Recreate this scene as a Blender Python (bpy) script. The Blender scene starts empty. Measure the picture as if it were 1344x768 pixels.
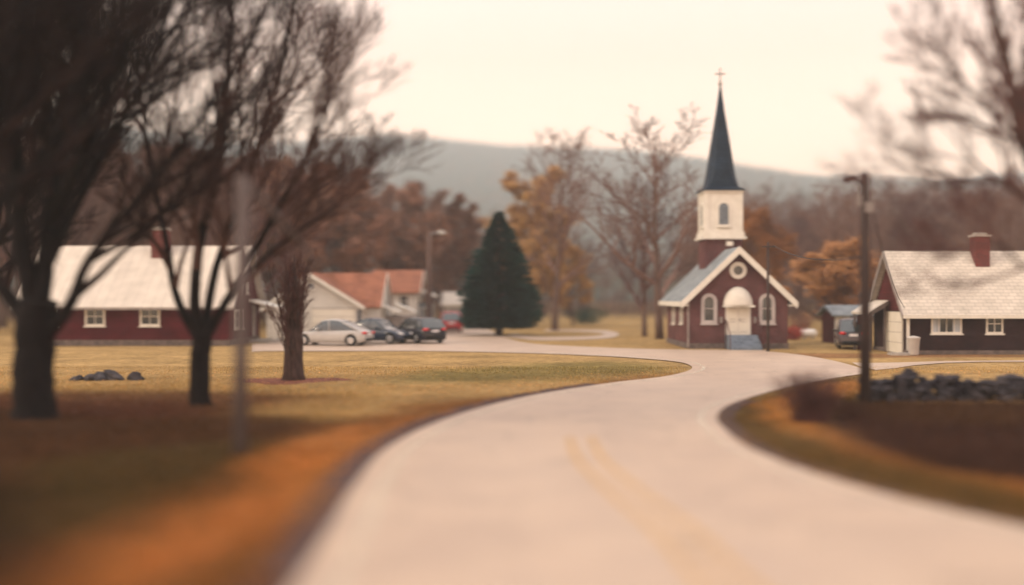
import bpy, bmesh, math, random
import numpy as np
from mathutils import Vector, Matrix
from mathutils.geometry import tessellate_polygon

random.seed(7); RNG = np.random.default_rng(7)
S = bpy.context.scene
COL = S.collection
PI = math.pi
F, CX, HY, CH = 1440.0, 672.0, 388.0, 3.1        # focal length in photo pixels, centre column, horizon row, eye height

def G(px, py, z=0.0):
    Y = F*(CH-z)/(py-HY)
    return Vector(((px-CX)/F*Y, Y, z))
def W(px, py, Y):
    return Vector(((px-CX)/F*Y, Y, CH-(py-HY)/F*Y))
def XW(px, Y): return (px-CX)/F*Y
def ZW(py, Y): return CH-(py-HY)/F*Y

# ------------------------------------------------------------------ materials
def mat(name, c1, c2=None, scale=4.0, rough=0.8, detail=6.0, bump=0.0, bscale=None, spec=0.1, metal=0.0, coord='Object', stretch=(1,1,1), contrast=(0.35,0.65), coat=0.0):
    m = bpy.data.materials.new(name); m.use_nodes = True
    nt = m.node_tree; N = nt.nodes; L = nt.links
    b = N['Principled BSDF']
    b.inputs['Roughness'].default_value = rough
    b.inputs['Specular IOR Level'].default_value = spec
    b.inputs['Metallic'].default_value = metal
    b.inputs['Coat Weight'].default_value = coat
    tc = N.new('ShaderNodeTexCoord'); mp = N.new('ShaderNodeMapping'); mp.inputs['Scale'].default_value = stretch
    L.new(tc.outputs[coord], mp.inputs['Vector'])
    if c2 is None: c2 = tuple(x*0.75 for x in c1)
    n = N.new('ShaderNodeTexNoise'); n.inputs['Scale'].default_value = scale; n.inputs['Detail'].default_value = detail
    L.new(mp.outputs[0], n.inputs['Vector'])
    r = N.new('ShaderNodeValToRGB'); r.color_ramp.elements[0].position = contrast[0]; r.color_ramp.elements[1].position = contrast[1]
    r.color_ramp.elements[0].color = (*c2, 1); r.color_ramp.elements[1].color = (*c1, 1)
    L.new(n.outputs['Fac'], r.inputs['Fac']); L.new(r.outputs['Color'], b.inputs['Base Color'])
    if bump:
        n2 = N.new('ShaderNodeTexNoise'); n2.inputs['Scale'].default_value = bscale or scale*4; n2.inputs['Detail'].default_value = 5
        L.new(mp.outputs[0], n2.inputs['Vector'])
        bp = N.new('ShaderNodeBump'); bp.inputs['Strength'].default_value = bump; bp.inputs['Distance'].default_value = 0.03
        L.new(n2.outputs['Fac'], bp.inputs['Height']); L.new(bp.outputs['Normal'], b.inputs['Normal'])
    return m

def brick_mat(name, c1, c2, mortar, bw=0.22, rh=0.075, ms=0.012, rough=0.85, bump=0.5, offset=0.5, wear=0.35):
    m = bpy.data.materials.new(name); m.use_nodes = True
    nt = m.node_tree; N = nt.nodes; L = nt.links; b = N['Principled BSDF']
    b.inputs['Roughness'].default_value = rough; b.inputs['Specular IOR Level'].default_value = 0.08
    uv = N.new('ShaderNodeUVMap'); uv.uv_map = 'UVMap'
    br = N.new('ShaderNodeTexBrick'); br.offset = offset
    br.inputs['Scale'].default_value = 1.0; br.inputs['Brick Width'].default_value = bw; br.inputs['Row Height'].default_value = rh
    br.inputs['Mortar Size'].default_value = ms; br.inputs['Color1'].default_value = (*c1,1); br.inputs['Color2'].default_value = (*c2,1)
    br.inputs['Mortar'].default_value = (*mortar,1); br.inputs['Mortar Smooth'].default_value = 0.2
    L.new(uv.outputs[0], br.inputs['Vector'])
    n = N.new('ShaderNodeTexNoise'); n.inputs['Scale'].default_value = 0.9; n.inputs['Detail'].default_value = 8
    L.new(uv.outputs[0], n.inputs['Vector'])
    mr = N.new('ShaderNodeMapRange'); mr.inputs['From Min'].default_value = .3; mr.inputs['From Max'].default_value = .7
    mr.inputs['To Min'].default_value = 1-wear; mr.inputs['To Max'].default_value = 1+wear*.5
    L.new(n.outputs['Fac'], mr.inputs['Value'])
    mx = N.new('ShaderNodeMixRGB'); mx.blend_type = 'MULTIPLY'; mx.inputs[0].default_value = 1
    L.new(br.outputs['Color'], mx.inputs[1]); L.new(mr.outputs[0], mx.inputs[2]); L.new(mx.outputs[0], b.inputs['Base Color'])
    bp = N.new('ShaderNodeBump'); bp.inputs['Strength'].default_value = bump; bp.inputs['Distance'].default_value = 0.01; bp.invert = True
    L.new(br.outputs['Fac'], bp.inputs['Height']); L.new(bp.outputs['Normal'], b.inputs['Normal'])
    return m

M = {}
M['church_brick'] = brick_mat('church_brick', (.125,.036,.038), (.085,.026,.030), (.15,.105,.105), bump=.4)
M['dark_brick']   = brick_mat('dark_brick', (.034,.013,.014), (.022,.010,.012), (.042,.03,.031), bump=.4)
M['red_board']    = brick_mat('red_board', (.085,.010,.017), (.072,.009,.014), (.03,.006,.008), bw=60, rh=.16, ms=.012, rough=.7)
M['red_board_d']  = brick_mat('red_board_dark', (.10,.025,.026), (.08,.02,.022), (.03,.01,.01), bw=60, rh=.16, ms=.012, rough=.7)
M['white_board']  = brick_mat('white_board', (.60,.585,.54), (.55,.535,.50), (.36,.35,.33), bw=60, rh=.15, ms=.010, rough=.6, wear=.15)
M['pale_shingle'] = brick_mat('pale_shingle', (.60,.555,.49), (.52,.48,.42), (.33,.31,.28), bw=.45, rh=.24, ms=.016, rough=.6, wear=.16)
M['pale_sheet']   = brick_mat('pale_sheet_roof', (.60,.55,.48), (.55,.50,.44), (.4,.37,.33), bw=.6, rh=60, ms=.014, rough=.5, offset=0, wear=.16)
M['orange_tile']  = brick_mat('orange_shingle', (.36,.15,.09), (.28,.115,.075), (.18,.08,.05), bw=.4, rh=.22, ms=.02, rough=.7)
M['grey_shingle'] = brick_mat('grey_shingle', (.30,.33,.35), (.23,.26,.28), (.13,.15,.16), bw=.4, rh=.22, ms=.02, rough=.65)
M['slate']        = brick_mat('blue_slate', (.020,.036,.062), (.014,.026,.046), (.008,.013,.02), bw=.28, rh=.2, ms=.014, rough=.45)
M['chimney_brick']= brick_mat('chimney_brick', (.17,.028,.028), (.11,.022,.024), (.14,.09,.08))
M['concrete'] = mat('concrete', (.42,.39,.35), (.30,.28,.26), 3, .9, bump=.2)
M['found']    = mat('foundation', (.16,.13,.12), (.09,.075,.07), 3, .9, bump=.2)
M['trim']     = mat('white_trim', (.68,.665,.61), (.60,.585,.53), 2.5, .5)
M['trim_soft'] = mat('soft_white_trim', (.46,.43,.42), (.38,.35,.35), 2.5, .6)
M['trim_grey']= mat('grey_trim', (.30,.27,.26), (.22,.2,.19), 2.5, .6)
M['glass']    = mat('window_glass', (.025,.035,.045), (.015,.02,.03), 1.5, .08, spec=.6)
M['curtain']  = mat('curtain', (.45,.5,.55), (.3,.34,.38), 9, .8, stretch=(1,1,.05))
M['louver']   = mat('louver_grey', (.20,.23,.27), (.14,.17,.2), 4, .6)
M['steps']    = mat('step_stone', (.20,.25,.32), (.13,.17,.22), 4, .8, bump=.2)
M['rail']     = mat('rail_iron', (.12,.04,.04), (.05,.03,.03), 8, .5)
M['metal']    = mat('dull_metal', (.33,.33,.34), (.25,.25,.26), 6, .45, metal=.6)
M['wood_pole']= mat('pole_wood', (.075,.055,.05), (.04,.03,.03), 6, .85, stretch=(4,4,.25), bump=.4)
M['grey_pole']= mat('pole_grey_wood', (.13,.11,.11), (.08,.065,.065), 6, .85, stretch=(4,4,.25), bump=.4)
M['lamp']     = mat('lamp_housing', (.55,.55,.52), (.42,.42,.4), 5, .4)
M['cable']    = mat('cable_black', (.03,.03,.035), None, 5, .6)
M['bark_dark']= mat('bark_dark', (.016,.013,.014), (.007,.006,.007), 5, .95, stretch=(3,3,.4), bump=.8, bscale=14)
M['bark']     = mat('bark_grey_brown', (.085,.055,.05), (.04,.028,.027), 5, .95, stretch=(3,3,.4), bump=.8, bscale=14)
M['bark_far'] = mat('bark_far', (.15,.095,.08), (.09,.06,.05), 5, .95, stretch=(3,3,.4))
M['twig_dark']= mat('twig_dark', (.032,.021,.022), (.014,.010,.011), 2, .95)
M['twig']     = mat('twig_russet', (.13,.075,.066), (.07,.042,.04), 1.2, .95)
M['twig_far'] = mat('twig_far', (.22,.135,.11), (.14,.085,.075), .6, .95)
M['twig_plum']= mat('twig_plum', (.14,.07,.065), (.08,.045,.045), 1.5, .95)
M['needle']   = mat('spruce_needles', (.022,.072,.058), (.003,.016,.015), 1.1, .85, spec=.04)
M['stone']    = mat('field_stone', (.085,.08,.09), (.03,.028,.035), 2.2, .9, bump=.6, bscale=9)
M['mulch']    = mat('red_leaf_mulch', (.26,.10,.07), (.13,.05,.04), 3, .95, bump=.5)
M['white_paint'] = mat('door_white', (.68,.65,.57), (.62,.59,.51), 1.5, .45)
M['bin']      = mat('pale_plastic', (.5,.47,.44), (.42,.4,.38), 3, .5)
M['tank']     = mat('tank_white', (.75,.73,.7), (.6,.58,.55), 3, .4)
M['tyre']     = mat('tyre', (.018,.018,.02), (.012,.012,.013), 8, .85)
M['rim']      = mat('rim_alloy', (.45,.45,.46), (.35,.35,.36), 8, .35, metal=.7)
M['car_glass']= mat('car_glass', (.03,.04,.045), (.02,.03,.035), 3, .06, spec=.9, coat=.6)
M['car_under']= mat('car_under', (.012,.012,.014), None, 3, .8)
M['red_lens'] = mat('red_lens', (.60,.015,.02), (.45,.01,.015), 20, .2, spec=.6)
M['clear_lens'] = mat('clear_lens', (.7,.7,.7), (.5,.5,.5), 20, .15, spec=.7)
M['plate']    = mat('plate_pale', (.7,.7,.72), (.6,.6,.62), 20, .4)
def paint(name, c, rough=.25, coat=.25): return mat(name, c, tuple(x*.92 for x in c), 3, rough, coat=coat, spec=.4)
M['paint_silver'] = paint('paint_silver', (.40,.39,.38), .2)
M['paint_navy'] = paint('paint_navy', (.015,.025,.05), coat=.15)
M['paint_black'] = paint('paint_black', (.006,.007,.016), coat=.05)
M['paint_red'] = paint('paint_red', (.45,.02,.03))
M['paint_grey'] = paint('paint_dark_grey', (.06,.05,.06))

def leaf_mat(name, c1, c2):
    m = mat(name, c1, c2, .8, .8, detail=8, spec=.06)
    return m
M['leaf_russet'] = leaf_mat('leaf_russet', (.33,.16,.10), (.19,.105,.075))
M['leaf_orange'] = leaf_mat('leaf_orange', (.46,.23,.09), (.30,.14,.06))
M['leaf_gold']   = leaf_mat('leaf_gold', (.50,.31,.12), (.34,.18,.08))
M['leaf_red']    = leaf_mat('leaf_red', (.38,.07,.05), (.22,.05,.04))
M['leaf_green']  = leaf_mat('leaf_dark_green', (.03,.07,.05), (.015,.035,.028))

# ------------------------------------------------------------------ mesh builder
class MB:
    def __init__(s): s.v = []; s.f = []; s.sm = []
    def add(s, vs, fs, smooth=False):
        o = len(s.v); s.v.extend([tuple(v) for v in vs]); s.f.extend([tuple(i+o for i in f) for f in fs]); s.sm.extend([smooth]*len(fs))
    def box(s, x0, x1, y0, y1, z0, z1):
        vs = [(x0,y0,z0),(x1,y0,z0),(x1,y1,z0),(x0,y1,z0),(x0,y0,z1),(x1,y0,z1),(x1,y1,z1),(x0,y1,z1)]
        s.add(vs, [(0,3,2,1),(4,5,6,7),(0,1,5,4),(1,2,6,5),(2,3,7,6),(3,0,4,7)])
    def obox(s, o, u, n, u0, u1, n0, n1, z0, z1):
        """box in a wall's frame: u along the wall, n outward, z up"""
        vs = []
        for z in (z0, z1):
            for a, b in ((u0,n0),(u1,n0),(u1,n1),(u0,n1)):
                p = o + u*a + n*b; vs.append((p.x, p.y, p.z+z))
        s.add(vs, [(0,3,2,1),(4,5,6,7),(0,1,5,4),(1,2,6,5),(2,3,7,6),(3,0,4,7)])
    def prism(s, poly, d):
        """poly: list of 3d points, extruded by vector d"""
        n = len(poly); d = Vector(d)
        vs = [Vector(p) for p in poly] + [Vector(p)+d for p in poly]
        fs = [tuple(range(n))[::-1], tuple(range(n, 2*n))] + [(i, (i+1)%n, n+(i+1)%n, n+i) for i in range(n)]
        s.add(vs, fs)
    def tube(s, pts, rad, k=6, cap=True, smooth=True):
        pts = [Vector(p) for p in pts]; n = len(pts); o = len(s.v)
        d0 = (pts[1]-pts[0]).normalized()
        a = d0.orthogonal().normalized(); b = d0.cross(a)
        for i, p in enumerate(pts):
            d = (pts[min(i+1,n-1)]-pts[max(i-1,0)])
            if d.length > 1e-9:
                d.normalize(); a = (a - d*a.dot(d))
                if a.length < 1e-6: a = d.orthogonal()
                a.normalize(); b = d.cross(a)
            r = rad[i] if hasattr(rad, '__len__') else rad
            for j in range(k):
                t = 2*PI*j/k; q = p + a*(r*math.cos(t)) + b*(r*math.sin(t)); s.v.append((q.x,q.y,q.z))
        for i in range(n-1):
            for j in range(k):
                s.f.append((o+i*k+j, o+i*k+(j+1)%k, o+(i+1)*k+(j+1)%k, o+(i+1)*k+j)); s.sm.append(smooth)
        if cap and k > 3:
            s.f.append(tuple(o+j for j in range(k))[::-1]); s.f.append(tuple(o+(n-1)*k+j for j in range(k))); s.sm += [False,False]
    def build(s, name, m, parent=None, off=None, bevel=0):
        me = bpy.data.meshes.new(name)
        V = np.array(s.v, dtype=np.float64).reshape(-1,3)
        if off is not None: V = V - np.array(off)
        me.from_pydata(V.tolist() if len(V) else [], [], s.f); me.validate(); 
        if len(me.polygons) == len(s.sm): me.polygons.foreach_set('use_smooth', s.sm)
        me.materials.append(m)
        if len(me.loops) and len(me.loops) < 400000: box_uv(me, off)
        me.update()
        o = bpy.data.objects.new(name, me); COL.objects.link(o)
        if parent is not None: o.parent = parent
        if bevel:
            bm_ = o.modifiers.new('bevel','BEVEL'); bm_.width = bevel; bm_.segments = 2; bm_.limit_method = 'ANGLE'
        return o

def box_uv(me, off=None):
    n = len(me.loops)
    co = np.empty(len(me.vertices)*3); me.vertices.foreach_get('co', co); co = co.reshape(-1,3)
    if off is not None: co = co + np.array(off)
    vi = np.empty(n, dtype=np.int32); me.loops.foreach_get('vertex_index', vi)
    pn = np.empty(len(me.polygons)*3); me.polygons.foreach_get('normal', pn); pn = pn.reshape(-1,3)
    lt = np.empty(len(me.polygons), dtype=np.int32); me.polygons.foreach_get('loop_total', lt)
    nn = np.repeat(np.abs(pn), lt, axis=0); c = co[vi]
    wall = nn[:,2] < .35; xd = nn[:,0] > nn[:,1]
    uv = np.empty((n,2))
    # walls: along the wall, z ; slopes: course direction, distance up the slope
    u = np.where(xd, c[:,1], c[:,0])
    slope = np.sqrt(np.maximum(1e-9, 1-nn[:,2]**2))
    v = np.where(wall, c[:,2], np.where(slope > .15, c[:,2]/np.maximum(slope,.15), np.where(xd, c[:,0], c[:,1])))
    uv[:,0] = u; uv[:,1] = v
    l = me.uv_layers.new(name='UVMap'); l.data.foreach_set('uv', uv.ravel())

def tag(o, label=None, cat=None, group=None, kind=None):
    if label: o['label'] = label
    if cat: o['category'] = cat
    if group: o['group'] = group
    if kind: o['kind'] = kind
    return o
def empty(name, loc, label, cat, group=None, rz=0):
    o = bpy.data.objects.new(name, None); o.empty_display_size = .3; COL.objects.link(o); o.location = loc; o.rotation_euler[2] = rz
    return tag(o, label, cat, group)
def copy_tree(root, loc, rz=0, sc=1, label=None, group=None):
    r = root.copy(); COL.objects.link(r); r.location = loc; r.rotation_euler = (0,0,rz); r.scale = (sc,)*3 if not hasattr(sc,'__len__') else sc
    if label: r['label'] = label
    if group: r['group'] = group
    for ch in list(root.children):
        c = ch.copy(); COL.objects.link(c); c.parent = r
        for g in ch.children:
            d = g.copy(); COL.objects.link(d); d.parent = c
    return r

# ------------------------------------------------------------------ windows, houses
def window(root, off, o, u, n, w, h, arched=False, muntins=(1,1), curtain=False, fw=.07, pane_mat='glass', name='window', frame_mat='trim', sill=True, depth=.06):
    """o: bottom centre on the wall face; u along the wall; n outward. Frame stands proud of the wall, pane lies inside it."""
    f = MB(); hw = w/2
    top = h - (hw if arched else 0)
    f.obox(o,u,n,-hw,-hw+fw,0,depth,0,top); f.obox(o,u,n,hw-fw,hw,0,depth,0,top)
    f.obox(o,u,n,-hw+fw,hw-fw,0,depth-.002,0,fw)
    def P(a, z, b): 
        p = o+u*a+n*b; return (p.x,p.y,p.z+z)
    if arched:
        K = 12
        for i in range(K):
            a0, a1 = PI*i/K, PI*(i+1)/K
            q = [P(hw*math.cos(a0), top+hw*math.sin(a0),0), P(hw*math.cos(a1), top+hw*math.sin(a1),0),
                 P((hw-fw)*math.cos(a1), top+(hw-fw)*math.sin(a1),0), P((hw-fw)*math.cos(a0), top+(hw-fw)*math.sin(a0),0)]
            f.prism(q, n*depth)
    else:
        f.obox(o,u,n,-hw+fw,hw-fw,0,depth-.002,top-fw,top)
    for i in range(muntins[0]):
        a = -hw + w*(i+1)/(muntins[0]+1); f.obox(o,u,n,a-.018,a+.018,.012,depth-.012,fw,top-(0 if arched else fw))
    for i in range(muntins[1]):
        z = h*(i+1)/(muntins[1]+1); f.obox(o,u,n,-hw+fw,hw-fw,.012,depth-.015,z-.02,z+.02)
    fr = f.build(name, M[frame_mat], root, off)
    p = MB()
    if arched:
        poly = [P(-hw+fw/2,fw/2,.004), P(hw-fw/2,fw/2,.004)] + [P((hw-fw/2)*math.cos(PI*i/14), top+(hw-fw/2)*math.sin(PI*i/14), .004) for i in range(15)]
        p.prism(poly, n*.012)
    else:
        p.obox(o,u,n,-hw+fw/2,hw-fw/2,.004,.016,fw/2,top-fw/2)
    p.build('pane', M[pane_mat], fr, off)
    if curtain:
        for a_, b_ in ((-hw+fw,-hw+fw+w*.24),(hw-fw-w*.24,hw-fw)):
            c = MB(); c.obox(o,u,n,a_,b_,.017,.021,fw,top-fw); c.build('curtain', M['curtain'], fr, off)
    if sill:
        s_ = MB(); s_.obox(o,u,n,-hw-.06,hw+.06,.002,depth+.07,-.07,-.002); s_.build('sill', M[frame_mat], fr, off)
    return fr

def gable_walls(x0,x1,y0,y1,z0,ze,zr,axis):
    b = MB()
    if axis == 'x':
        ym = (y0+y1)/2; b.prism([(x0,y0,z0),(x0,y1,z0),(x0,y1,ze),(x0,ym,zr),(x0,y0,ze)], (x1-x0,0,0))
    else:
        xm = (x0+x1)/2; b.prism([(x0,y0,z0),(x1,y0,z0),(x1,y0,ze),(xm,y0,zr),(x0,y0,ze)], (0,y1-y0,0))
    return b
def gable_roof(x0,x1,y0,y1,ze,zr,axis,oh=.35,th=.14,gap=.02):
    """two slabs meeting in a mitre at the ridge, eaves overhanging"""
    b = MB()
    if axis == 'x':
        ym = (y0+y1)/2; sl = (zr-ze)/(ym-y0); q = oh
        lo = ze - sl*q + gap; top = zr + gap
        b.prism([(x0-oh,y0-q,lo),(x0-oh,ym,top),(x0-oh,y1+q,lo),(x0-oh,y1+q,lo+th),(x0-oh,ym,top+th),(x0-oh,y0-q,lo+th)], (x1-x0+2*oh,0,0))
    else:
        xm = (x0+x1)/2; sl = (zr-ze)/(xm-x0); q = oh
        lo = ze - sl*q + gap; top = zr + gap
        b.prism([(x0-q,y0-oh,lo),(xm,y0-oh,top),(x1+q,y0-oh,lo),(x1+q,y0-oh,lo+th),(xm,y0-oh,top+th),(x0-q,y0-oh,lo+th)], (0,y1-y0+2*oh,0))
    return b
def rake(b, x0,x1,y,ze,zr,axis,oh,w,t,gap=.02,th=.14):
    """bargeboards on a gable end in front of the roof slabs: y (or x) is the outer plane"""
    if axis == 'y':   # gable faces -y at plane y
        xm = (x0+x1)/2; sl = (zr-ze)/(xm-x0); lo = ze-sl*oh+gap
        for s_ in (-1,1):
            e = xm + s_*((x1-x0)/2+oh+.02)
            b.prism([(e,y,lo+th+.02),(xm,y,zr+gap+th+.02),(xm,y,zr+gap+th-w),(e,y,lo+th-w)], (0,-t,0))
    else:
        ym = (x0+x1)/2; sl = (zr-ze)/(ym-x0); lo = ze-sl*oh+gap
        for s_ in (-1,1):
            e = ym + s_*((x1-x0)/2+oh+.02)
            b.prism([(y,e,lo+th+.02),(y,ym,zr+gap+th+.02),(y,ym,zr+gap+th-w),(y,e,lo+th-w)], (t,0,0))
def chimney(root, off, roof, x, y, w, z0, z1, m='chimney_brick'):
    b = MB(); b.box(x-w/2,x+w/2,y-w/2,y+w/2,z0,z1-.12)
    c = b.build('chimney', M[m], roof, off)
    k = MB(); k.box(x-w/2-.07,x+w/2+.07,y-w/2-.07,y+w/2+.07,z1-.118,z1-.02); k.box(x-w/2+.1,x+w/2-.1,y-w/2+.1,y+w/2-.1,z1-.018,z1+.1)
    k.build('chimney_cap', M['concrete'], root, off)
XP, YP, XN, YN = Vector((1,0,0)), Vector((0,1,0)), Vector((-1,0,0)), Vector((0,-1,0))

# ------------------------------------------------------------------ red house
def red_house():
    Y = 68.0; x0, x1 = XW(22,Y)+.3, XW(301,Y); y0, y1 = Y, Y+8.2; ze, zr = ZW(398,Y), ZW(326,Y+4.1)
    off = (x0, y0, 0)
    r = empty('red_house', off, 'red board house with a long pale roof and one red chimney', 'house')
    gable_walls(x0,x1,y0,y1,.35,ze,zr,'x').build('wall', M['red_board'], r, off)
    f = MB(); f.box(x0-.04,x1+.04,y0-.04,y1+.04,-.1,.349); f.build('foundation', M['found'], r, off)
    rf = gable_roof(x0,x1,y0,y1,ze,zr,'x',.45).build('roof', M['pale_sheet'], r, off)
    t = MB(); rake(t,y0,y1,x1+.45,ze,zr,'x',.45,.28,.05); 
    t.build('bargeboard', M['trim_grey'], r, off)
    g = MB(); sl = (zr-ze)/4.1; g.box(x0-.45,x1+.45,y0-.57,y0-.452,ze-sl*.45-.02,ze-sl*.45+.12); g.build('gutter', M['trim_grey'], r, off)
    chimney(r, off, rf, XW(211,Y+3.6), Y+3.6, .95, zr-1.1, ZW(300,Y+3.6))
    for px in (125, 197): window(r, off, Vector((XW(px,Y),y0,ZW(428,Y))), XP, YN, 1.25, 1.2, muntins=(1,1), fw=.12)
    for px in (62,): window(r, off, Vector((XW(px,Y),y0,ZW(428,Y))), XP, YN, 1.25, 1.2, muntins=(1,1), fw=.12)
    window(r, off, Vector((x1,y0+2.2,ZW(432,Y+2))), YP, XP, 1.6, 1.25, muntins=(2,1), fw=.13)
    window(r, off, Vector((x1,y0+4.1,ze+.6)), YP, XP, .7, .8, muntins=(1,1), fw=.1)
    # side porch
    p = MB(); px0, px1 = x1+.02, x1+1.9; ya, yb = y0+4.6, y0+7.8
    p.prism([(px0,ya,2.72),(px1,ya,2.22),(px1,ya,2.34),(px0,ya,2.84)], (0,yb-ya,0)); p.build('porch_roof', M['trim'], r, off)
    for yy in (ya+.1, yb-.2):
        q = MB(); q.box(px1-.2,px1-.08,yy,yy+.12,.16,2.26); q.build('porch_post', M['trim'], r, off)
    q = MB(); q.box(px0,px1,ya,yb,-.05,.15); q.build('porch_slab', M['concrete'], r, off)
    d = MB(); d.obox(Vector((x1,y0+6.2,.36)),YP,XP,-.45,.45,.002,.07,0,2.05); d.build('door', M['trim_grey'], r, off)
    b = MB(); b.box(x1+.9,x1+1.3,y0+3.6,y0+4.1,0,.5)
red_house()

# ------------------------------------------------------------------ brick house on the right
def brick_house():
    Y = 58.0; x0, x1 = XW(1191,Y), XW(1500,Y); y0, y1 = Y, Y+5.4; ym = Y+2.7; ze, zr = ZW(407,Y), ZW(333,ym)
    off = (x0, y0, 0)
    r = empty('brick_house', off, 'dark brick house with a cream shingle roof and brick chimney behind the stone wall', 'house')
    gable_walls(x0,x1,y0,y1,.2,ze,zr,'x').build('wall', M['dark_brick'], r, off)
    f = MB(); f.box(x0-.04,x1+.04,y0-.04,y1+.04,-.1,.199); f.build('foundation', M['found'], r, off)
    rf = gable_roof(x0,x1,y0,y1,ze,zr,'x',.35,.12).build('roof', M['pale_shingle'], r, off)
    t = MB(); rake(t,y0,y1,x0-.35,ze,zr,'x',.35,.3,-.05,th=.12); t.build('bargeboard', M['trim_grey'], r, off)
    c = MB(); c.prism([(x0-.004,y0+.2,ze-.05),(x0-.004,ym,zr-.28),(x0-.004,y1-.2,ze-.05)], (-.03,0,0)); c.build('gable_board', M['red_board_d'], r, off)
    g = MB(); sl = (zr-ze)/2.7; g.box(x0-.35,x1+.35,y0-.47,y0-.352,ze-sl*.35-.04,ze-sl*.35+.1); g.build('gutter', M['trim'], r, off)
    chimney(r, off, rf, XW(1286,ym-.4), ym-.4, .78, zr-1.5, ZW(308,ym-.4), 'chimney_brick')
    a = window(r, off, Vector((XW(1242,Y),y0,ZW(438,Y))), XP, YN, 1.62, 1.18, muntins=(3,0), curtain=True, fw=.09)
    window(r, off, Vector((XW(1305,Y),y0,ZW(438,Y))), XP, YN, .9, 1.05, muntins=(1,1), fw=.09)
    window(r, off, Vector((XW(1400,Y),y0,ZW(438,Y))), XP, YN, 1.62, 1.18, muntins=(3,0), curtain=True, fw=.09)
    # garage door on the gable end, near the front corner
    d = MB(); o = Vector((x0,y0+1.9,.02)); d.obox(o,YP,XN,-1.3,1.3,.004,.09,0,2.2)
    dd = d.build('garage_door', M['white_paint'], r, off)
    l = MB()
    for z in (.55,1.1,1.65): l.obox(o,YP,XN,-1.28,1.28,.0905,.098,z-.012,z+.012)
    l.build('panel_line', M['trim_grey'], dd, off)
    q = MB(); q.box(x0-.07,x0+.09,y0-.08,y0-.045,.2,ze-.35); q.build('downspout', M['trim'], r, off)
    t = MB(); t.box(x0-1.1,x0+.1,y0-.9,y0-.1,-.05,.10); t.build('door_slab', M['concrete'], r, off)
brick_house()

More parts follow.
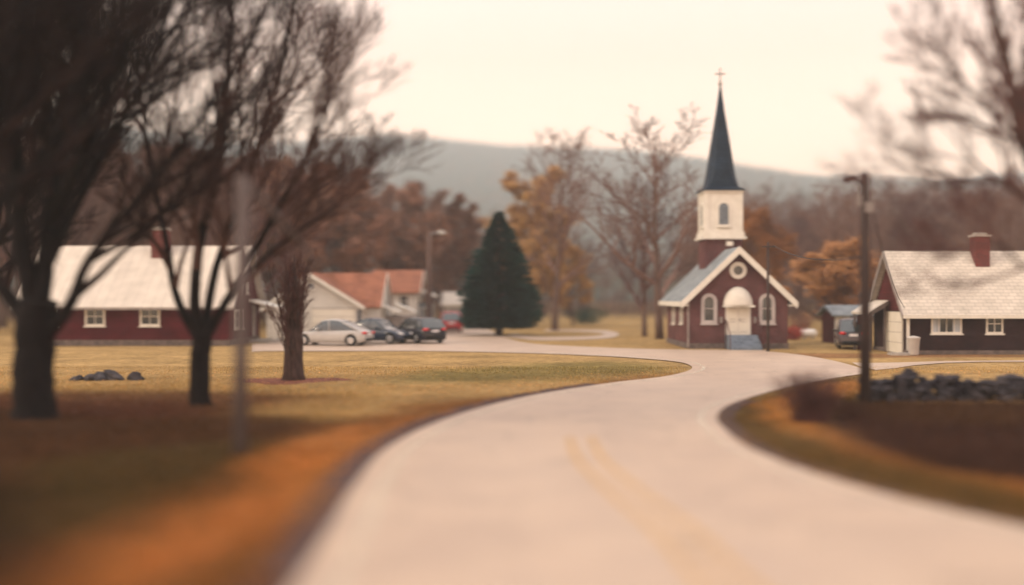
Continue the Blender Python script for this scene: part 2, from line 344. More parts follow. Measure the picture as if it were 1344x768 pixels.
# ------------------------------------------------------------------ church
def church():
    Y = 64.4; x0, x1 = XW(903,Y), XW(1034,Y); xm = (x0+x1)/2; y0, y1 = Y, Y+8.6
    ze, zr = 2.98, 5.78
    off = (xm, y0, 0)
    r = empty('brick_church', off, 'small red brick church with white belfry and dark blue steeple', 'church')
    gable_walls(x0,x1,y0,y1,.3,ze,zr,'y').build('wall', M['church_brick'], r, off)
    f = MB(); f.box(x0-.05,x1+.05,y0-.05,y1+.05,-.1,.299); f.build('foundation', M['found'], r, off)
    oh = .42
    rf = gable_roof(x0,x1,y0,y1,ze,zr,'y',oh,.16).build('roof', M['grey_shingle'], r, off)
    t = MB(); rake(t,x0,x1,y0-oh-.002,ze,zr,'y',oh,.42,.09,th=.16); t.build('bargeboard', M['trim'], r, off)
    # soffit return boxes at the feet of the gable and eave fascia
    sl = (zr-ze)/((x1-x0)/2); lo = ze-sl*oh
    for sx, e in ((-1,x0),(1,x1)):
        s_ = MB()
        a, b = sorted((e+sx*(oh+.02), e+sx*(oh+.10))); s_.box(a,b,y0-oh,y1+oh,lo-.12,lo+.16)
        a, b = sorted((e+sx*.02, e+sx*(oh+.02))); s_.box(a,b,y0-oh+.01,y0-.01,lo-.1,lo-.02+.0)
        s_.build('eave_fascia', M['trim'], r, off)
    # oculus
    oz = ZW(355,Y); oc = MB(); K = 28
    for i in range(K):
        a0,a1 = 2*PI*i/K, 2*PI*(i+1)/K
        oc.prism([(xm+.5*math.cos(a0),y0-.001,oz+.5*math.sin(a0)),(xm+.5*math.cos(a1),y0-.001,oz+.5*math.sin(a1)),(xm+.27*math.cos(a1),y0-.001,oz+.27*math.sin(a1)),(xm+.27*math.cos(a0),y0-.001,oz+.27*math.sin(a0))],(0,-.09,0))
    o = oc.build('round_window', M['trim'], r, off)
    p = MB(); p.prism([(xm+.28*math.cos(2*PI*i/K),y0-.003,oz+.28*math.sin(2*PI*i/K)) for i in range(K)],(0,-.02,0)); p.build('pane', M['glass'], o, off)
    # arched windows
    for px in (930.5, 1006.5):
        window(r, off, Vector((XW(px,Y),y0,ZW(425,Y))), XP, YN, .94, 1.78, arched=True, muntins=(0,1), fw=.2, depth=.08, frame_mat='trim_soft')
    # side windows (left wall)
    for dy in (2.4, 5.6): window(r, off, Vector((x0,y0+dy,ZW(425,Y+dy))), YP, XN, 1.0, 1.6, muntins=(1,2), fw=.12)
    for dy in (2.4, 5.6): window(r, off, Vector((x1,y0+dy,ZW(425,Y+dy))), YP, XP, 1.0, 1.6, muntins=(1,2), fw=.12)
    q = MB(); q.box(x0-.05,x0+.05,y0-.10,y0-.052,.1,ze-.25); q.build('downspout', M['trim_grey'], r, off)
    # door, surround, shell canopy
    zb = .80; d = MB(); d.box(xm-.62,xm+.62,y0-.07,y0-.002,zb,zb+1.72); dr = d.build('door', M['white_paint'], r, off)
    l = MB(); l.box(xm-.008,xm+.008,y0-.075,y0-.0702,zb+.03,zb+1.68)
    for sx in (-1,1):
        for za,zc in ((.15,.75),(.9,1.55)):
            a,b = sorted((xm+sx*.12,xm+sx*.5)); 
            l.box(a,b,y0-.078,y0-.0705,zb+za,zb+za+.025); l.box(a,b,y0-.078,y0-.0705,zb+zc,zb+zc+.025)
    l.build('panel_line', M['trim_grey'], dr, off)
    h = MB(); h.box(xm+.05,xm+.09,y0-.13,y0-.079,zb+.8,zb+.95); h.build('handle', M['metal'], dr, off)
    for sx in (-1,1):
        j = MB(); a,b = sorted((xm+sx*.621,xm+sx*.73)); j.box(a,b,y0-.09,y0-.001,zb,zb+1.78)
        j.build('door_jamb', M['trim'], r, off)
    # half-dome canopy
    c = MB(); cz = ZW(401,Y)+.02; RX, RZ, RY = .86, 1.08, .62; n1, n2 = 20, 8; vs = []; 
    for i in range(n1+1):
        a = PI*i/n1
        for k in range(n2+1):
            b = PI/2*k/n2
            vs.append((xm+RX*math.cos(a)*math.cos(b)**.8 if b<PI/2 else xm, y0-.003-RY*math.sin(b), cz+RZ*math.sin(a)*math.cos(b)**.8 if b<PI/2 else cz))
    fs = [(i*(n2+1)+k,(i+1)*(n2+1)+k,(i+1)*(n2+1)+k+1,i*(n2+1)+k+1) for i in range(n1) for k in range(n2)]
    c.add(vs, fs, True)
    c.box(xm-RX-.04,xm+RX+.04,y0-.5,y0-.003,cz-.12,cz-.004)
    c.build('door_canopy', M['trim'], r, off)
    # steps
    st = MB(); n = 5
    for i in range(n):
        z1 = (n-i)*zb/n - .004; st.box(xm-.75,xm+1.0,y0-.55-.28*(i+1) if i else y0-.83,y0-.052 if i==0 else y0-.55-.28*i-.001,-.05,z1)
    st.build('steps', M['steps'], r, off)
    for sx in (-.82, 1.06):
        rl = MB(); X = xm+sx
        rl.tube([(X,y0-.1,zb+.85),(X,y0-.75,zb+.85),(X,y0-1.9,.85)], .03, 6)
        for yy,zz,zt in ((.15,.0,zb+.85),(.75,.0,zb+.85),(1.85,0,.87)): rl.tube([(X,y0-yy,zz),(X,y0-yy,zt)], .025, 6)
        rl.build('handrail', M['rail'], r, off)
    for sx in (-1,1):
        wl = MB(); wl.box(xm+sx*1.0-.07,xm+sx*1.0+.07,y0-.16,y0-.003,ZW(424,Y),ZW(416,Y)); wl.build('wall_lantern', M['trim_grey'], r, off)
    # tower
    ty0 = Y+3.9; tw = 1.16; ty1 = ty0+2*tw; tyc = ty0+tw; txc = XW(949.5, ty0)+.02
    zt0 = ZW(314,ty0); zt1 = ZW(250,ty0)
    b = MB(); b.box(txc-tw,txc+tw,ty0,ty1,3.6,zt0); b.build('tower_base', M['church_brick'], r, off)
    k = MB(); k.box(txc-tw-.22,txc+tw+.22,ty0-.22,ty1+.22,zt0+.001,zt0+.16); k.box(txc-tw-.12,txc+tw+.12,ty0-.12,ty1+.12,zt0+.161,zt0+.42)
    k.box(txc-tw-.06,txc+tw+.06,ty0-.06,ty1+.06,zt0+.421,zt0+.55)
    k.build('belfry_cornice', M['trim'], r, off)
    t2 = tw-.02
    b = MB(); b.box(txc-t2,txc+t2,ty0+.02,ty1-.02,zt0+.551,zt1-.13)
    for sx in (-1,1):
        for yy in (ty0+.02, ty1-.02):
            cx_ = txc+sx*(t2-.08); b.box(cx_-.13,cx_+.13,yy-.05,yy+.05,zt0+.552,zt1-.131)
    bel = b.build('belfry', M['trim'], r, off)
    k = MB(); k.box(txc-tw-.07,txc+tw+.07,ty0-.07,ty1+.07,zt1-.129,zt1-.002); k.build('belfry_crown', M['trim'], r, off)
    for (o_,u_,n_) in ((Vector((txc,ty0+.02,ZW(297,ty0))),XP,YN),(Vector((txc-t2,tyc,ZW(297,ty0))),YP,XN),(Vector((txc+t2,tyc,ZW(297,ty0))),YP,XP)):
        w_ = window(r, off, o_, u_, n_, .80, 1.55, arched=True, muntins=(0,0), fw=.1, pane_mat='louver', name='belfry_louver')
        sl_ = MB()
        for i in range(9): sl_.obox(o_,u_,n_,-.30,.30,.017,.045,.12+i*.125,.12+i*.125+.05)
        sl_.build('slat', M['louver'], w_, off)
    # lamp below cornice
    k = MB(); k.box(txc+.15,txc+.55,ty0-.16,ty0-.002,zt0-.42,zt0-.14); k.build('floodlight', M['trim'], r, off)
    # spire: square flared skirt to octagon-ish pyramid
    sp = MB(); top = ZW(112,tyc); prof = [(tw+.16,zt1),(tw+.14,zt1+.09),(tw-.16,zt1+.26),(tw-.24,zt1+.6),(tw-.33,zt1+1.2),(.56,zt1+3.1),(.27,zt1+5.0),(.04,top)]
    vs = []
    for (q, z) in prof:
        c8 = min(1,(z-zt1)/.95)*.42      # corner chamfer grows upward
        k_ = q*(1-c8)
        for (a,b_) in ((k_,-q),(q,-k_),(q,k_),(k_,q),(-k_,q),(-q,k_),(-q,-k_),(-k_,-q)): vs.append((txc+a,tyc+b_,z))
    fs = [tuple(range(8))[::-1]] + [(i*8+j,i*8+(j+1)%8,(i+1)*8+(j+1)%8,(i+1)*8+j) for i in range(len(prof)-1) for j in range(8)] + [tuple((len(prof)-1)*8+j for j in range(8))]
    sp.add(vs, fs); sp.build('spire', M['slate'], r, off)
    cr = MB(); cr.tube([(txc,tyc,top-.1),(txc,tyc,top+1.1)], .045, 8); cr.tube([(txc-.33,tyc,top+.72),(txc+.33,tyc,top+.72)], .045, 8)
    cr.tube([(txc,tyc,top-.02),(txc,tyc,top+.1),(txc,tyc,top+.22)], [.08,.14,.05], 10)
    cr.build('cross', M['trim_grey'], r, off)
church()

# ------------------------------------------------------------------ white houses with orange roofs
def white_garage_house():
    # cross-gabled: front garage gable facing camera, long roof behind with its right gable end showing
    Y = 80.0; off = (XW(415,Y), Y, 0)
    r = empty('white_house', off, 'white house with orange roof and garage gable behind the silver car', 'house')
    ax0, ax1 = XW(350,Y), XW(473,Y); ze, zr = ZW(402,Y), ZW(362,Y)
    xm = XW(408,Y)
    b = MB(); b.prism([(ax0,Y,0),(ax1,Y,0),(ax1,Y,ze),(xm,Y,zr),(ax0,Y,ze-.1)], (0,5.0,0)); b.build('garage_wall', M['white_board'], r, off)
    rr = MB(); th=.16; oh=.35
    for (e, s_) in ((ax0,-1),(ax1,1)):
        ez = ze if s_ > 0 else ze-.1
        sl = (zr-ez)/abs(e-xm); lo = ez-sl*oh; ee = e+s_*oh
        rr.prism([(xm,Y-.4,zr+.02),(ee,Y-.4,lo+.02),(ee,Y-.4,lo+.02+th),(xm,Y-.4,zr+.02+th)], (0,6.5,0))
    rr.build('garage_roof', M['orange_tile'], r, off)
    t = MB()
    for (e, s_) in ((ax0,-1),(ax1,1)):
        ez = ze if s_ > 0 else ze-.1
        sl = (zr-ez)/abs(e-xm); lo = ez-sl*oh; ee = e+s_*(oh+.02)
        t.prism([(xm,Y-.402,zr+.2),(ee,Y-.402,lo+.2),(ee,Y-.402,lo-.08),(xm,Y-.402,zr-.08)], (0,-.05,0))
    t.build('bargeboard', M['trim'], r, off)
    gd = MB(); o = Vector((XW(438,Y),Y,0.02)); gd.obox(o,XP,YN,-1.55,1.55,.003,.07,0,2.1); g = gd.build('garage_door', M['white_paint'], r, off)
    l = MB()
    for z in (.52,1.04,1.56): l.obox(o,XP,YN,-1.53,1.53,.0705,.078,z-.015,z+.015)
    l.obox(o,XP,YN,-1.6,1.6,.0705,.08,2.1,2.16); l.build('panel_line', M['trim_grey'], g, off)
    window(r, off, Vector((xm,Y,zr-1.0)), XP, YN, .55, .5, muntins=(0,0), fw=.08, pane_mat='louver', name='gable_vent')
    d = MB(); d.box(ax1-.18,ax1+.04,Y-.12,Y-.004,.0,ze-.25); d.build('downspout', M['paint_navy'], r, off)
    # main body
    by0, by1 = Y+2.2, Y+9.2; bx0, bx1 = XW(396,by0), XW(500,by0+.3); bz, br = ZW(401,by0), ZW(361,by0+3.5)
    gable_walls(bx0,bx1,by0,by1,.0,bz,br,'x').build('main_wall', M['white_board'], r, off)
    gable_roof(bx0,bx1-.2,by0,by1,bz,br,'x',.3).build('main_roof', M['orange_tile'], r, off)
    t = MB(); rake(t,by0,by1,bx1+.12,bz,br,'x',.3,.22,.05); t.build('rake_trim', M['trim'], r, off)
    window(r, off, Vector((bx1,by0+2.0,1.0)), YP, XP, 1.0, 1.2, muntins=(1,1), fw=.1)
    # side porch with two pale lean-to roofs
    for i, (pa, pb) in enumerate(((494,524),(518,545))):
        ya = Y+3.0+i*2.5
        xa, xb = XW(pa,ya), XW(pb,ya); za, zb_ = ZW(400,ya), ZW(411,ya)
        p = MB(); p.prism([(xa,ya,za),(xb,ya,zb_),(xb,ya,zb_+.12),(xa,ya,za+.12)], (0,2.3,0)); p.build('porch_roof', M['trim'], r, off)
    p = MB(); p.box(bx1+.02,XW(543,Y+4),Y+4.2,Y+7.6,0,ZW(413,Y+4)-.12); p.build('porch_wall', M['trim_grey'], r, off)
white_garage_house()

def white_two_storey():
    Y = 97.0; off = (XW(520,Y), Y, 0)
    r = empty('white_house', off, 'taller white house with orange roof beyond the dark cars', 'house')
    y0,y1 = Y, Y+7.0; x0,x1 = XW(488,Y), XW(547,Y); ze, zr = ZW(383,Y), ZW(357,Y+3.5)
    gable_walls(x0,x1,y0,y1,0,ze,zr,'x').build('wall', M['white_board'], r, off)
    gable_roof(x0,x1,y0,y1,ze,zr,'x',.35).build('roof', M['orange_tile'], r, off)
    t = MB(); rake(t,y0,y1,x1+.36,ze,zr,'x',.35,.25,.05); t.build('bargeboard', M['trim'], r, off)
    for px in (501,530): window(r, off, Vector((XW(px,Y),y0,ZW(405,Y))), XP, YN, .9, 1.2, muntins=(1,1), fw=.1)
    window(r, off, Vector((XW(515,Y),y0,ZW(430,Y))), XP, YN, 1.3, 1.3, muntins=(1,1), fw=.1)
    for dy,z in ((1.8,2.6),(1.8,.9),(4.8,2.6)): window(r, off, Vector((x1,y0+dy,z)), YP, XP, 1.0, 1.3, muntins=(1,1), fw=.1)
    # rear ell with side door canopy
    e = MB(); e.box(x1+.01,XW(566,Y+2),Y+1.5,Y+5.5,0,ZW(398,Y)); e.build('side_ell', M['louver'], r, off)
    e = MB(); a=x1+.4; e.prism([(a,Y+1.1,ZW(384,Y)),(XW(569,Y),Y+1.1,ZW(390,Y)),(XW(569,Y),Y+1.1,ZW(388,Y)),(a,Y+1.1,ZW(381,Y))],(0,4.8,0)); e.build('ell_roof', M['trim'], r, off)
    window(r, off, Vector((XW(558,Y+1.5),Y+1.5,.9)), XP, YN, .6, 1.1, muntins=(1,1), fw=.08)
white_two_storey()

def small_garage():
    Y = 112.0; x0,x1 = XW(583,Y), XW(622,Y); off = (x0,Y,0); ze,zr = ZW(400,Y), ZW(385,Y+2.5)
    r = empty('garage', off, 'small pale garage with whitish roof half hidden by the dark spruce', 'garage')
    gable_walls(x0,x1,Y,Y+5,0,ze,zr,'x').build('wall', M['white_board'], r, off)
    gable_roof(x0,x1,Y,Y+5,ze,zr,'x',.3).build('roof', M['pale_sheet'], r, off)
    d = MB(); d.box(x0+.4,x0+2.3,Y-.06,Y-.004,0,1.7); d.build('garage_door', M['trim_grey'], r, off)
small_garage()

def shed_and_carport():
    Y = 71.0; x0,x1 = XW(1097,Y), XW(1140,Y); off=(x0,Y,0); ze,zr = ZW(414,Y), ZW(403,Y+1.6)
    r = empty('shed', off, 'small shed with blue-grey roof and white door', 'shed')
    gable_walls(x0,x1,Y,Y+3.2,0,ze,zr,'x').build('wall', M['red_board_d'], r, off)
    gable_roof(x0,x1,Y,Y+3.2,ze,zr,'x',.3,.12).build('roof', M['grey_shingle'], r, off)
    d = MB(); d.box(x0+.02,x0+.92,Y-.07,Y-.004,.02,1.75); dd=d.build('door', M['white_paint'], r, off)
    h = MB(); h.box(x0+.78,x0+.84,Y-.12,Y-.071,.85,.98); h.build('handle', M['metal'], dd, off)
    t = MB(); t.box(x0-.06,x0+.015,Y-.06,Y+.0,0,ze-.05); t.build('corner_board', M['trim'], r, off)
    # carport
    Y = 60.5; xa, xb = XW(1139,Y), XW(1166,Y); off=(xa,Y,0); yb = Y+2.8
    r = empty('carport', off, 'open carport with a pale slanting roof beside the brick house', 'carport')
    rf = MB(); rf.prism([(xa,Y,ZW(413,Y)),(xb,Y,ZW(397,Y)),(xb,Y,ZW(397,Y)+.12),(xa,Y,ZW(413,Y)+.12)], (0,2.9,0)); rf.build('roof', M['pale_sheet'], r, off)
    f = MB(); f.prism([(xa,Y-.05,ZW(413,Y)-.14),(xb,Y-.05,ZW(397,Y)-.14),(xb,Y-.05,ZW(397,Y)+.10),(xa,Y-.05,ZW(413,Y)+.10)], (0,.045,0)); f.build('fascia', M['found'], r, off)
    for x_ in (xa+.12, xb-.12):
        for y_ in (Y+.2, yb-.1):
            zt = ZW(413,Y)+(x_-xa)/(xb-xa)*(ZW(397,Y)-ZW(413,Y)) - .01
            p = MB(); p.box(x_-.06,x_+.06,y_-.06,y_+.06,0,zt); p.build('post', M['found'], r, off)
    w = MB(); w.box(xa+.3,xb-.2,yb-.1,yb,0,2.0); w.build('back_wall', M['red_board_d'], r, off)
shed_and_carport()

# ------------------------------------------------------------------ poles and lines
def right_pole():
    Y = 31.4; X = XW(1135,Y); off=(X,Y,0); H = ZW(229,Y)
    r = empty('street_lamp', off, 'dark wooden pole with a short lamp arm beside the stone wall', 'street lamp')
    p = MB(); p.tube([(X+.02,Y,-.2),(X+.01,Y,H*.5),(X,Y,H)], [.17,.14,.12], 12); p.build('pole', M['wood_pole'], r, off)
    a = MB(); xl = XW(1112,Y); a.tube([(X,Y-.02,H-.32),(X-.3,Y-.02,H-.16),(xl+.1,Y-.02,H-.12)], .035, 8); a.build('arm', M['wood_pole'], r, off)
    l = MB(); l.tube([(xl+.32,Y-.02,H-.12),(xl+.12,Y-.02,H-.12),(xl-.08,Y-.02,H-.17),(xl-.12,Y-.02,H-.18)], [.05,.1,.09,.03], 10); l.build('lamp_head', M['wood_pole'], r, off)
    b = MB(); b.box(X-.03,X+.2,Y-.16,Y-.1,H-1.1,H-.8); b.box(X-.21,X-.10,Y-.05,Y+.06,H-.9,H-.6); b.build('bracket', M['trim_grey'], r, off)
    c = MB(); c.tube([(X,Y,H),(X,Y,H+.05)],[.125,.06],12); c.build('pole_cap', M['metal'], r, off)
    return Vector((X,Y,H))
RP = right_pole()
def left_pole():
    Y = 21.6; X = XW(317,Y); off=(X,Y,0); H = ZW(231,Y)
    r = empty('wooden_post', off, 'weathered grey post with a slanting stay at its top on the left lawn', 'post')
    p = MB(); p.tube([(X-.03,Y,-.2),(X,Y,H*.5),(X+.03,Y,H)], [.15,.14,.13], 12); p.build('pole', M['grey_pole'], r, off)
    s_ = MB(); s_.tube([(X+.05,Y+.05,H-.1),(XW(392,Y+2.0),Y+2.0,ZW(318,Y+2.0)),], .07, 8)
    s_.tube([(XW(392,Y+2.0),Y+2.0,ZW(318,Y+2.0)),(XW(440,Y+3.4),Y+3.4,ZW(372,Y+3.4))], [.05,.012], 8)
    s_.build('stay', M['grey_pole'], r, off)
    return Vector((X,Y,H))
LP = left_pole()
def mid_pole():
    Y = 61.0; X = XW(1008,Y); off=(X,Y,0); H = ZW(318,Y)
    r = empty('utility_pole', off, 'thin dark utility pole in front of the church wall', 'utility pole')
    p = MB(); p.tube([(X,Y,-.2),(X,Y,H)], [.09,.07], 10); p.build('pole', M['wood_pole'], r, off)
    c = MB(); c.box(X-.35,X+.35,Y-.15,Y-.085,H-.3,H-.2); c.build('cross_arm', M['wood_pole'], r, off)
    return Vector((X,Y,H))
MP = mid_pole()
def far_pole():
    Y = 92.0; X = XW(563,Y); off=(X,Y,0); H = ZW(304,Y)
    r = empty('street_lamp', off, 'far brown lamp pole with a pale lamp head above the red car', 'street lamp')
    p = MB(); p.tube([(X,Y,-.2),(X,Y,H)], [.26,.19], 10); p.build('pole', M['bark_far'], r, off)
    xl = XW(580,Y)
    a = MB(); a.tube([(X,Y-.1,H-.35),(X+.5,Y-.1,H-.1),(xl-.3,Y-.1,H-.06)], .05, 6); a.build('arm', M['metal'], r, off)
    l = MB(); l.tube([(xl-.35,Y-.1,H-.06),(xl-.1,Y-.1,H-.08),(xl+.35,Y-.1,H-.12)], [.08,.17,.1], 10); l.build('lamp_head', M['lamp'], r, off)
    return Vector((X,Y,H))
FP = far_pole()
def cable(a, b, sag, r_, label):
    pts = [a.lerp(b,t/24)-Vector((0,0,sag*4*(t/24)*(1-t/24))) for t in range(25)]
    m = MB(); m.tube(pts, r_, 6); o = m.build('power_line', M['cable'], None, tuple(a)); o.location = a
    tag(o, label, 'power line')
cable(MP+Vector((.3,-.13,-.2)), RP+Vector((0,.13,-2.35)), .35, .022, 'thin sagging cable between church pole and lamp pole')
cable(RP+Vector((.14,0,-.75)), Vector((XW(1187,58)-.0,57.9,ZW(404,58))), .5, .014, 'slack cable from lamp pole to brick house eave')

# ------------------------------------------------------------------ cars
def car(label, group, loc, heading, L, Wd, H, body, style):
    rz = math.atan2(heading[1], heading[0])
    r = empty('parked_car', loc, label, 'car', group, rz)
    hl, hw = L/2, Wd/2; wr = .33; xw = (hl-.85, -hl+.88); cl = .2
    if style == 'sedan':
        belt = [(-hl,.62),(-hl+.06,.86),(-hl+.25,.95),(-hl+.8,.98),(0,.93),(hl-1.5,.93),(hl-.7,.84),(hl-.2,.70),(hl,.52)]
        roofp = [(-hl+.42,.96),(-hl+.95,1.20),(-hl+1.55,H-.09),(-.45,H-.01),(-.05,H),(.45,H-.07),(hl-1.45,1.10),(hl-1.1,.91)]
    elif style == 'suv':
        belt = [(-hl,.62),(-hl+.05,.92),(-hl+.2,1.0),(0,1.0),(hl-1.5,1.02),(hl-.6,.95),(hl-.12,.82),(hl,.6)]
        roofp = [(-hl+.08,1.0),(-hl+.42,H-.24),(-hl+.62,H-.08),(-hl+.9,H-.03),(-.2,H),(.35,H-.06),(hl-1.5,1.2),(hl-1.1,1.0)]
    def ip(t, x):
        if x <= t[0][0]: return t[0][1]
        for (a,b),(c,d) in zip(t, t[1:]):
            if x <= c: 
                q = (x-a)/(c-a); return b+(d-b)*q
        return t[-1][1]
    n = 110; b = MB(); vs = []; xs = [-hl + L*i/n for i in range(n+1)]
    for x in xs:
        e = min(1, (hl-abs(x))/.55); w = hw*(.80+.20*math.sqrt(max(0,e*(2-e))))
        zt = ip(belt,x); zb = cl + (.12*max(0,1-(hl-abs(x))/.3))
        zo = zb
        for xc in xw:
            d = abs(x-xc)
            if d < wr+.07: zo = max(zo, wr+math.sqrt((wr+.07)**2-d*d))
        zs = min(zo+.02, zt-.12)
        half = [(0,zb+ (zo-zb)*.0),(w*.62,zb),(w*.64,min(zo,zt-.14)),(w*.97,min(zo,zt-.14)),(w,max(zs,min(.45,zt-.1))),(w*.995,max(zs+.02,min(.62,zt-.08))),(w*.965,zt-.06),(w*.90,zt-.012),(w*.72,zt+.012),(0,zt+.03)]
        ring = [(x,-y,z) for (y,z) in half] + [(x,y,z) for (y,z) in half[-2:0:-1]]
        vs += ring
    m = len(half)*2-2
    fs = [(i*m+j,(i+1)*m+j,(i+1)*m+(j+1)%m,i*m+(j+1)%m) for i in range(n) for j in range(m)]
    fs += [tuple(range(m)), tuple(n*m+j for j in range(m))[::-1]]
    b.add(vs, fs, True); bo = b.build('body', M[body], r)
    # greenhouse
    x0_, x1_ = roofp[0][0], roofp[-1][0]; g = MB(); vs = []; N2 = 44; rv = []; 
    tops = []
    for i in range(N2+1):
        x = x0_+(x1_-x0_)*i/N2; zt = ip(roofp,x); zb = ip(belt,x)-.03; zt = max(zt, zb+.02)
        q = (zt-zb)/(H-.93); wb = hw*.92; wt = wb*(1-.20*q)
        half = [(wb,zb),(wb*(1-.03*q)+0, zb+(zt-zb)*.3),(wt+.0,zt-.07*q),(wt*.9,zt-.02*q),(0,zt+.02*q)]
        ring = [(x,-y,z) for (y,z) in half] + [(x,y,z) for (y,z) in half[-2::-1]]
        vs += ring; tops.append((x,wt,zt,zb,q,wb))
    m = 9; fs = [(i*m+j,(i+1)*m+j,(i+1)*m+j+1,i*m+j+1) for i in range(N2) for j in range(m-1)]
    g.add(vs, fs, True); go = g.build('windows', M['car_glass'], r)
    # roof skin
    rf = MB(); vs = []; K = [t for t in tops if t[4] > .80] 
    for (x,wt,zt,zb,q,wb) in K:
        for y in (-1,-.9,-.5,0,.5,.9,1): vs.append((x, y*(wt+.012), zt+.012+(.02*(1-abs(y))) - (.07*q if abs(y)==1 else (.02*q if abs(y)>.8 else 0))))
    fs = [(i*7+j,(i+1)*7+j,(i+1)*7+j+1,i*7+j+1) for i in range(len(K)-1) for j in range(6)]
    rf.add(vs, fs, True); rf.build('roof', M[body], r)
    # pillars
    def pil(a, c, rr_):
        pl = MB(); pl.tube([a,c], rr_, 6); pl.build('pillar', M[body], r)
    def side(x, s_, up):
        k = min(range(len(tops)), key=lambda i: abs(tops[i][0]-x)); (xx,wt,zt,zb,q,wb) = tops[k]
        return (xx, s_*((wb+.01) if not up else (wt+.012)), zb if not up else zt-.05*q)
    for s_ in (-1,1):
        k0, k1 = K[0], K[-1]
        pil((x1_,s_*hw*.91,ip(belt,x1_)-.02),(k1[0],s_*(k1[1]+.005),k1[2]-.05), .035)
        pil((x0_,s_*hw*.91,ip(belt,x0_)-.02),(k0[0],s_*(k0[1]+.005),k0[2]-.05), .06 if style=='suv' else .05)
        pil(side(-.15,s_,False), side(-.05,s_,True), .035)
        if style=='suv': pil(side(-hl+.95,s_,False), side(-hl+1.0,s_,True), .05)
    for xc in xw:
        for s_ in (-1,1):
            w = MB(); w.tube([(xc,s_*(hw-.2),wr),(xc,s_*(hw-.19),wr),(xc,s_*(hw-.03),wr),(xc,s_*(hw-.005),wr)], [wr-.04,wr,wr,wr-.05], 24)
            wo = w.build('wheel', M['tyre'], r)
            rm = MB(); rm.tube([(xc,s_*(hw-.02),wr),(xc,s_*(hw+.002),wr),(xc,s_*(hw+.003),wr)], [.21,.215,.17], 16)
            rm.build('rim', M['rim'], wo)
    for s_ in (-1,1):
        t = MB(); zt = .80 if style=='sedan' else .92
        t.tube([(-hl+.16,s_*(hw*.90),zt),(-hl+.02,s_*(hw*.76),zt),(-hl-.002,s_*(hw*.52),zt)], [.075,.095,.07], 8); t.build('taillight', M['red_lens'], r)
        t = MB(); t.tube([(hl-.30,s_*(hw*.88),.68),(hl-.12,s_*(hw*.76),.65),(hl-.06,s_*(hw*.55),.62)], [.05,.09,.06], 8); t.build('headlight', M['clear_lens'], r)
        mr = MB(); mr.tube([(.62,s_*(hw*.9),.98),(.60,s_*(hw+.1),1.02),(.59,s_*(hw+.2),1.02)], [.03,.085,.05], 8); mr.build('mirror', M[body], r)
    p = MB(); z_ = .62 if style=='sedan' else .74; p.box(-hl-.022,-hl-.002,-.26,.26,z_,z_+.15); p.build('number_plate', M['plate'], r)
    p = MB(); p.box(-hl-.03,-hl+.12,-hw*.72,hw*.72,.30,.46); p.build('rear_bumper', M['car_under'], r, bevel=.03)
    p = MB(); p.box(hl-.14,hl+.01,-hw*.66,hw*.66,.32,.48); p.build('grille', M['car_under'], r, bevel=.03)
    return r
def head(deg_right):  # degrees to the right of straight away from the camera
    a = math.radians(deg_right); return (math.sin(a), math.cos(a))
grp = 'cars parked in front of the houses'
car('silver sedan seen from its side, nearest of the parked cars', grp, (XW(437,68.3),68.3,.012), head(-76), 4.85, 1.85, 1.62, 'paint_silver', 'sedan')
car('dark blue sedan with bright windscreen between silver and black cars', grp, (XW(494,71.2),71.2,.012), head(112), 4.6, 1.85, 1.62, 'paint_navy', 'sedan')
car('black estate car with red tail lights showing its rear', grp, (XW(549,72.3),72.3,.012), head(-34), 4.5, 1.9, 1.66, 'paint_black', 'suv')
car('red car seen from behind next to the dark spruce', grp, (XW(592,93),93,.012), head(-4), 4.4, 1.85, 1.72, 'paint_red', 'suv')
car('dark grey car with a red tail light between the shed and the carport', None, (XW(1118,65),65,.012), head(14), 4.3, 1.75, 1.75, 'paint_grey', 'suv')

# ------------------------------------------------------------------ trees
def wander(p, d, L, n, jit, up, rng):
    pts = [p.copy()]; d = d.normalized(); st = L/n
    for i in range(n):
        d = (d + Vector((rng.uniform(-jit,jit),rng.uniform(-jit,jit),rng.uniform(-jit,jit)+up))).normalized()
        p = p + d*st; pts.append(p.copy())
    return pts, d
def sub(pts, t):
    q = t*(len(pts)-1); i = min(int(q), len(pts)-2); f = q-i
    return pts[i].lerp(pts[i+1], f), (pts[i+1]-pts[i]).normalized()
def branch_out(pts, r0, r1, L, lvl, P, out, rng):
    """pts: parent polyline; emit children down to P['levels']"""
    if lvl > P['levels']: return
    n = P['n'][lvl-1]; n = max(1, int(n*rng.uniform(.8,1.2)))
    t0 = P['t0'][lvl-1]
    for i in range(n):
        t = t0+(1-t0)*(i+rng.random())/n; p, d = sub(pts, min(t,.995))
        ax = d.orthogonal().normalized(); ax = Matrix.Rotation(rng.uniform(0,2*PI),3,d) @ ax
        ang = math.radians(rng.uniform(*P['ang'][lvl-1]))
        nd = (d*math.cos(ang)+ax*math.sin(ang)); nd.z += P.get('lift',.1)
        l = L*P['lr'][lvl-1]*rng.uniform(.65,1.15)*(1.15-.55*t)
        rr = max(P['rmin'], min((r0+(r1-r0)*t)*.72, l*P['thick']))
        seg = P['seg'][lvl-1]
        q, _ = wander(p, nd, l, seg, P['jit'], P['up'], rng)
        rad = [rr+(P['rmin']*.55-rr)*(k/seg)**.8 for k in range(seg+1)]
        out[lvl].append((q, rad)); 
        branch_out(q, rr, P['rmin']*.6, l, lvl+1, P, out, rng)
BARE = dict(levels=4, n=(9,8,6,5), t0=(.25,.2,.15,.15), ang=((28,60),(28,62),(25,60),(20,60)), lr=(.55,.55,.52,.5), rmin=.012, thick=.035, seg=(5,4,3,2), jit=.16, up=.05, lift=.12)
SIDES = {0:10, 1:7, 2:5, 3:3, 4:3, 5:3}
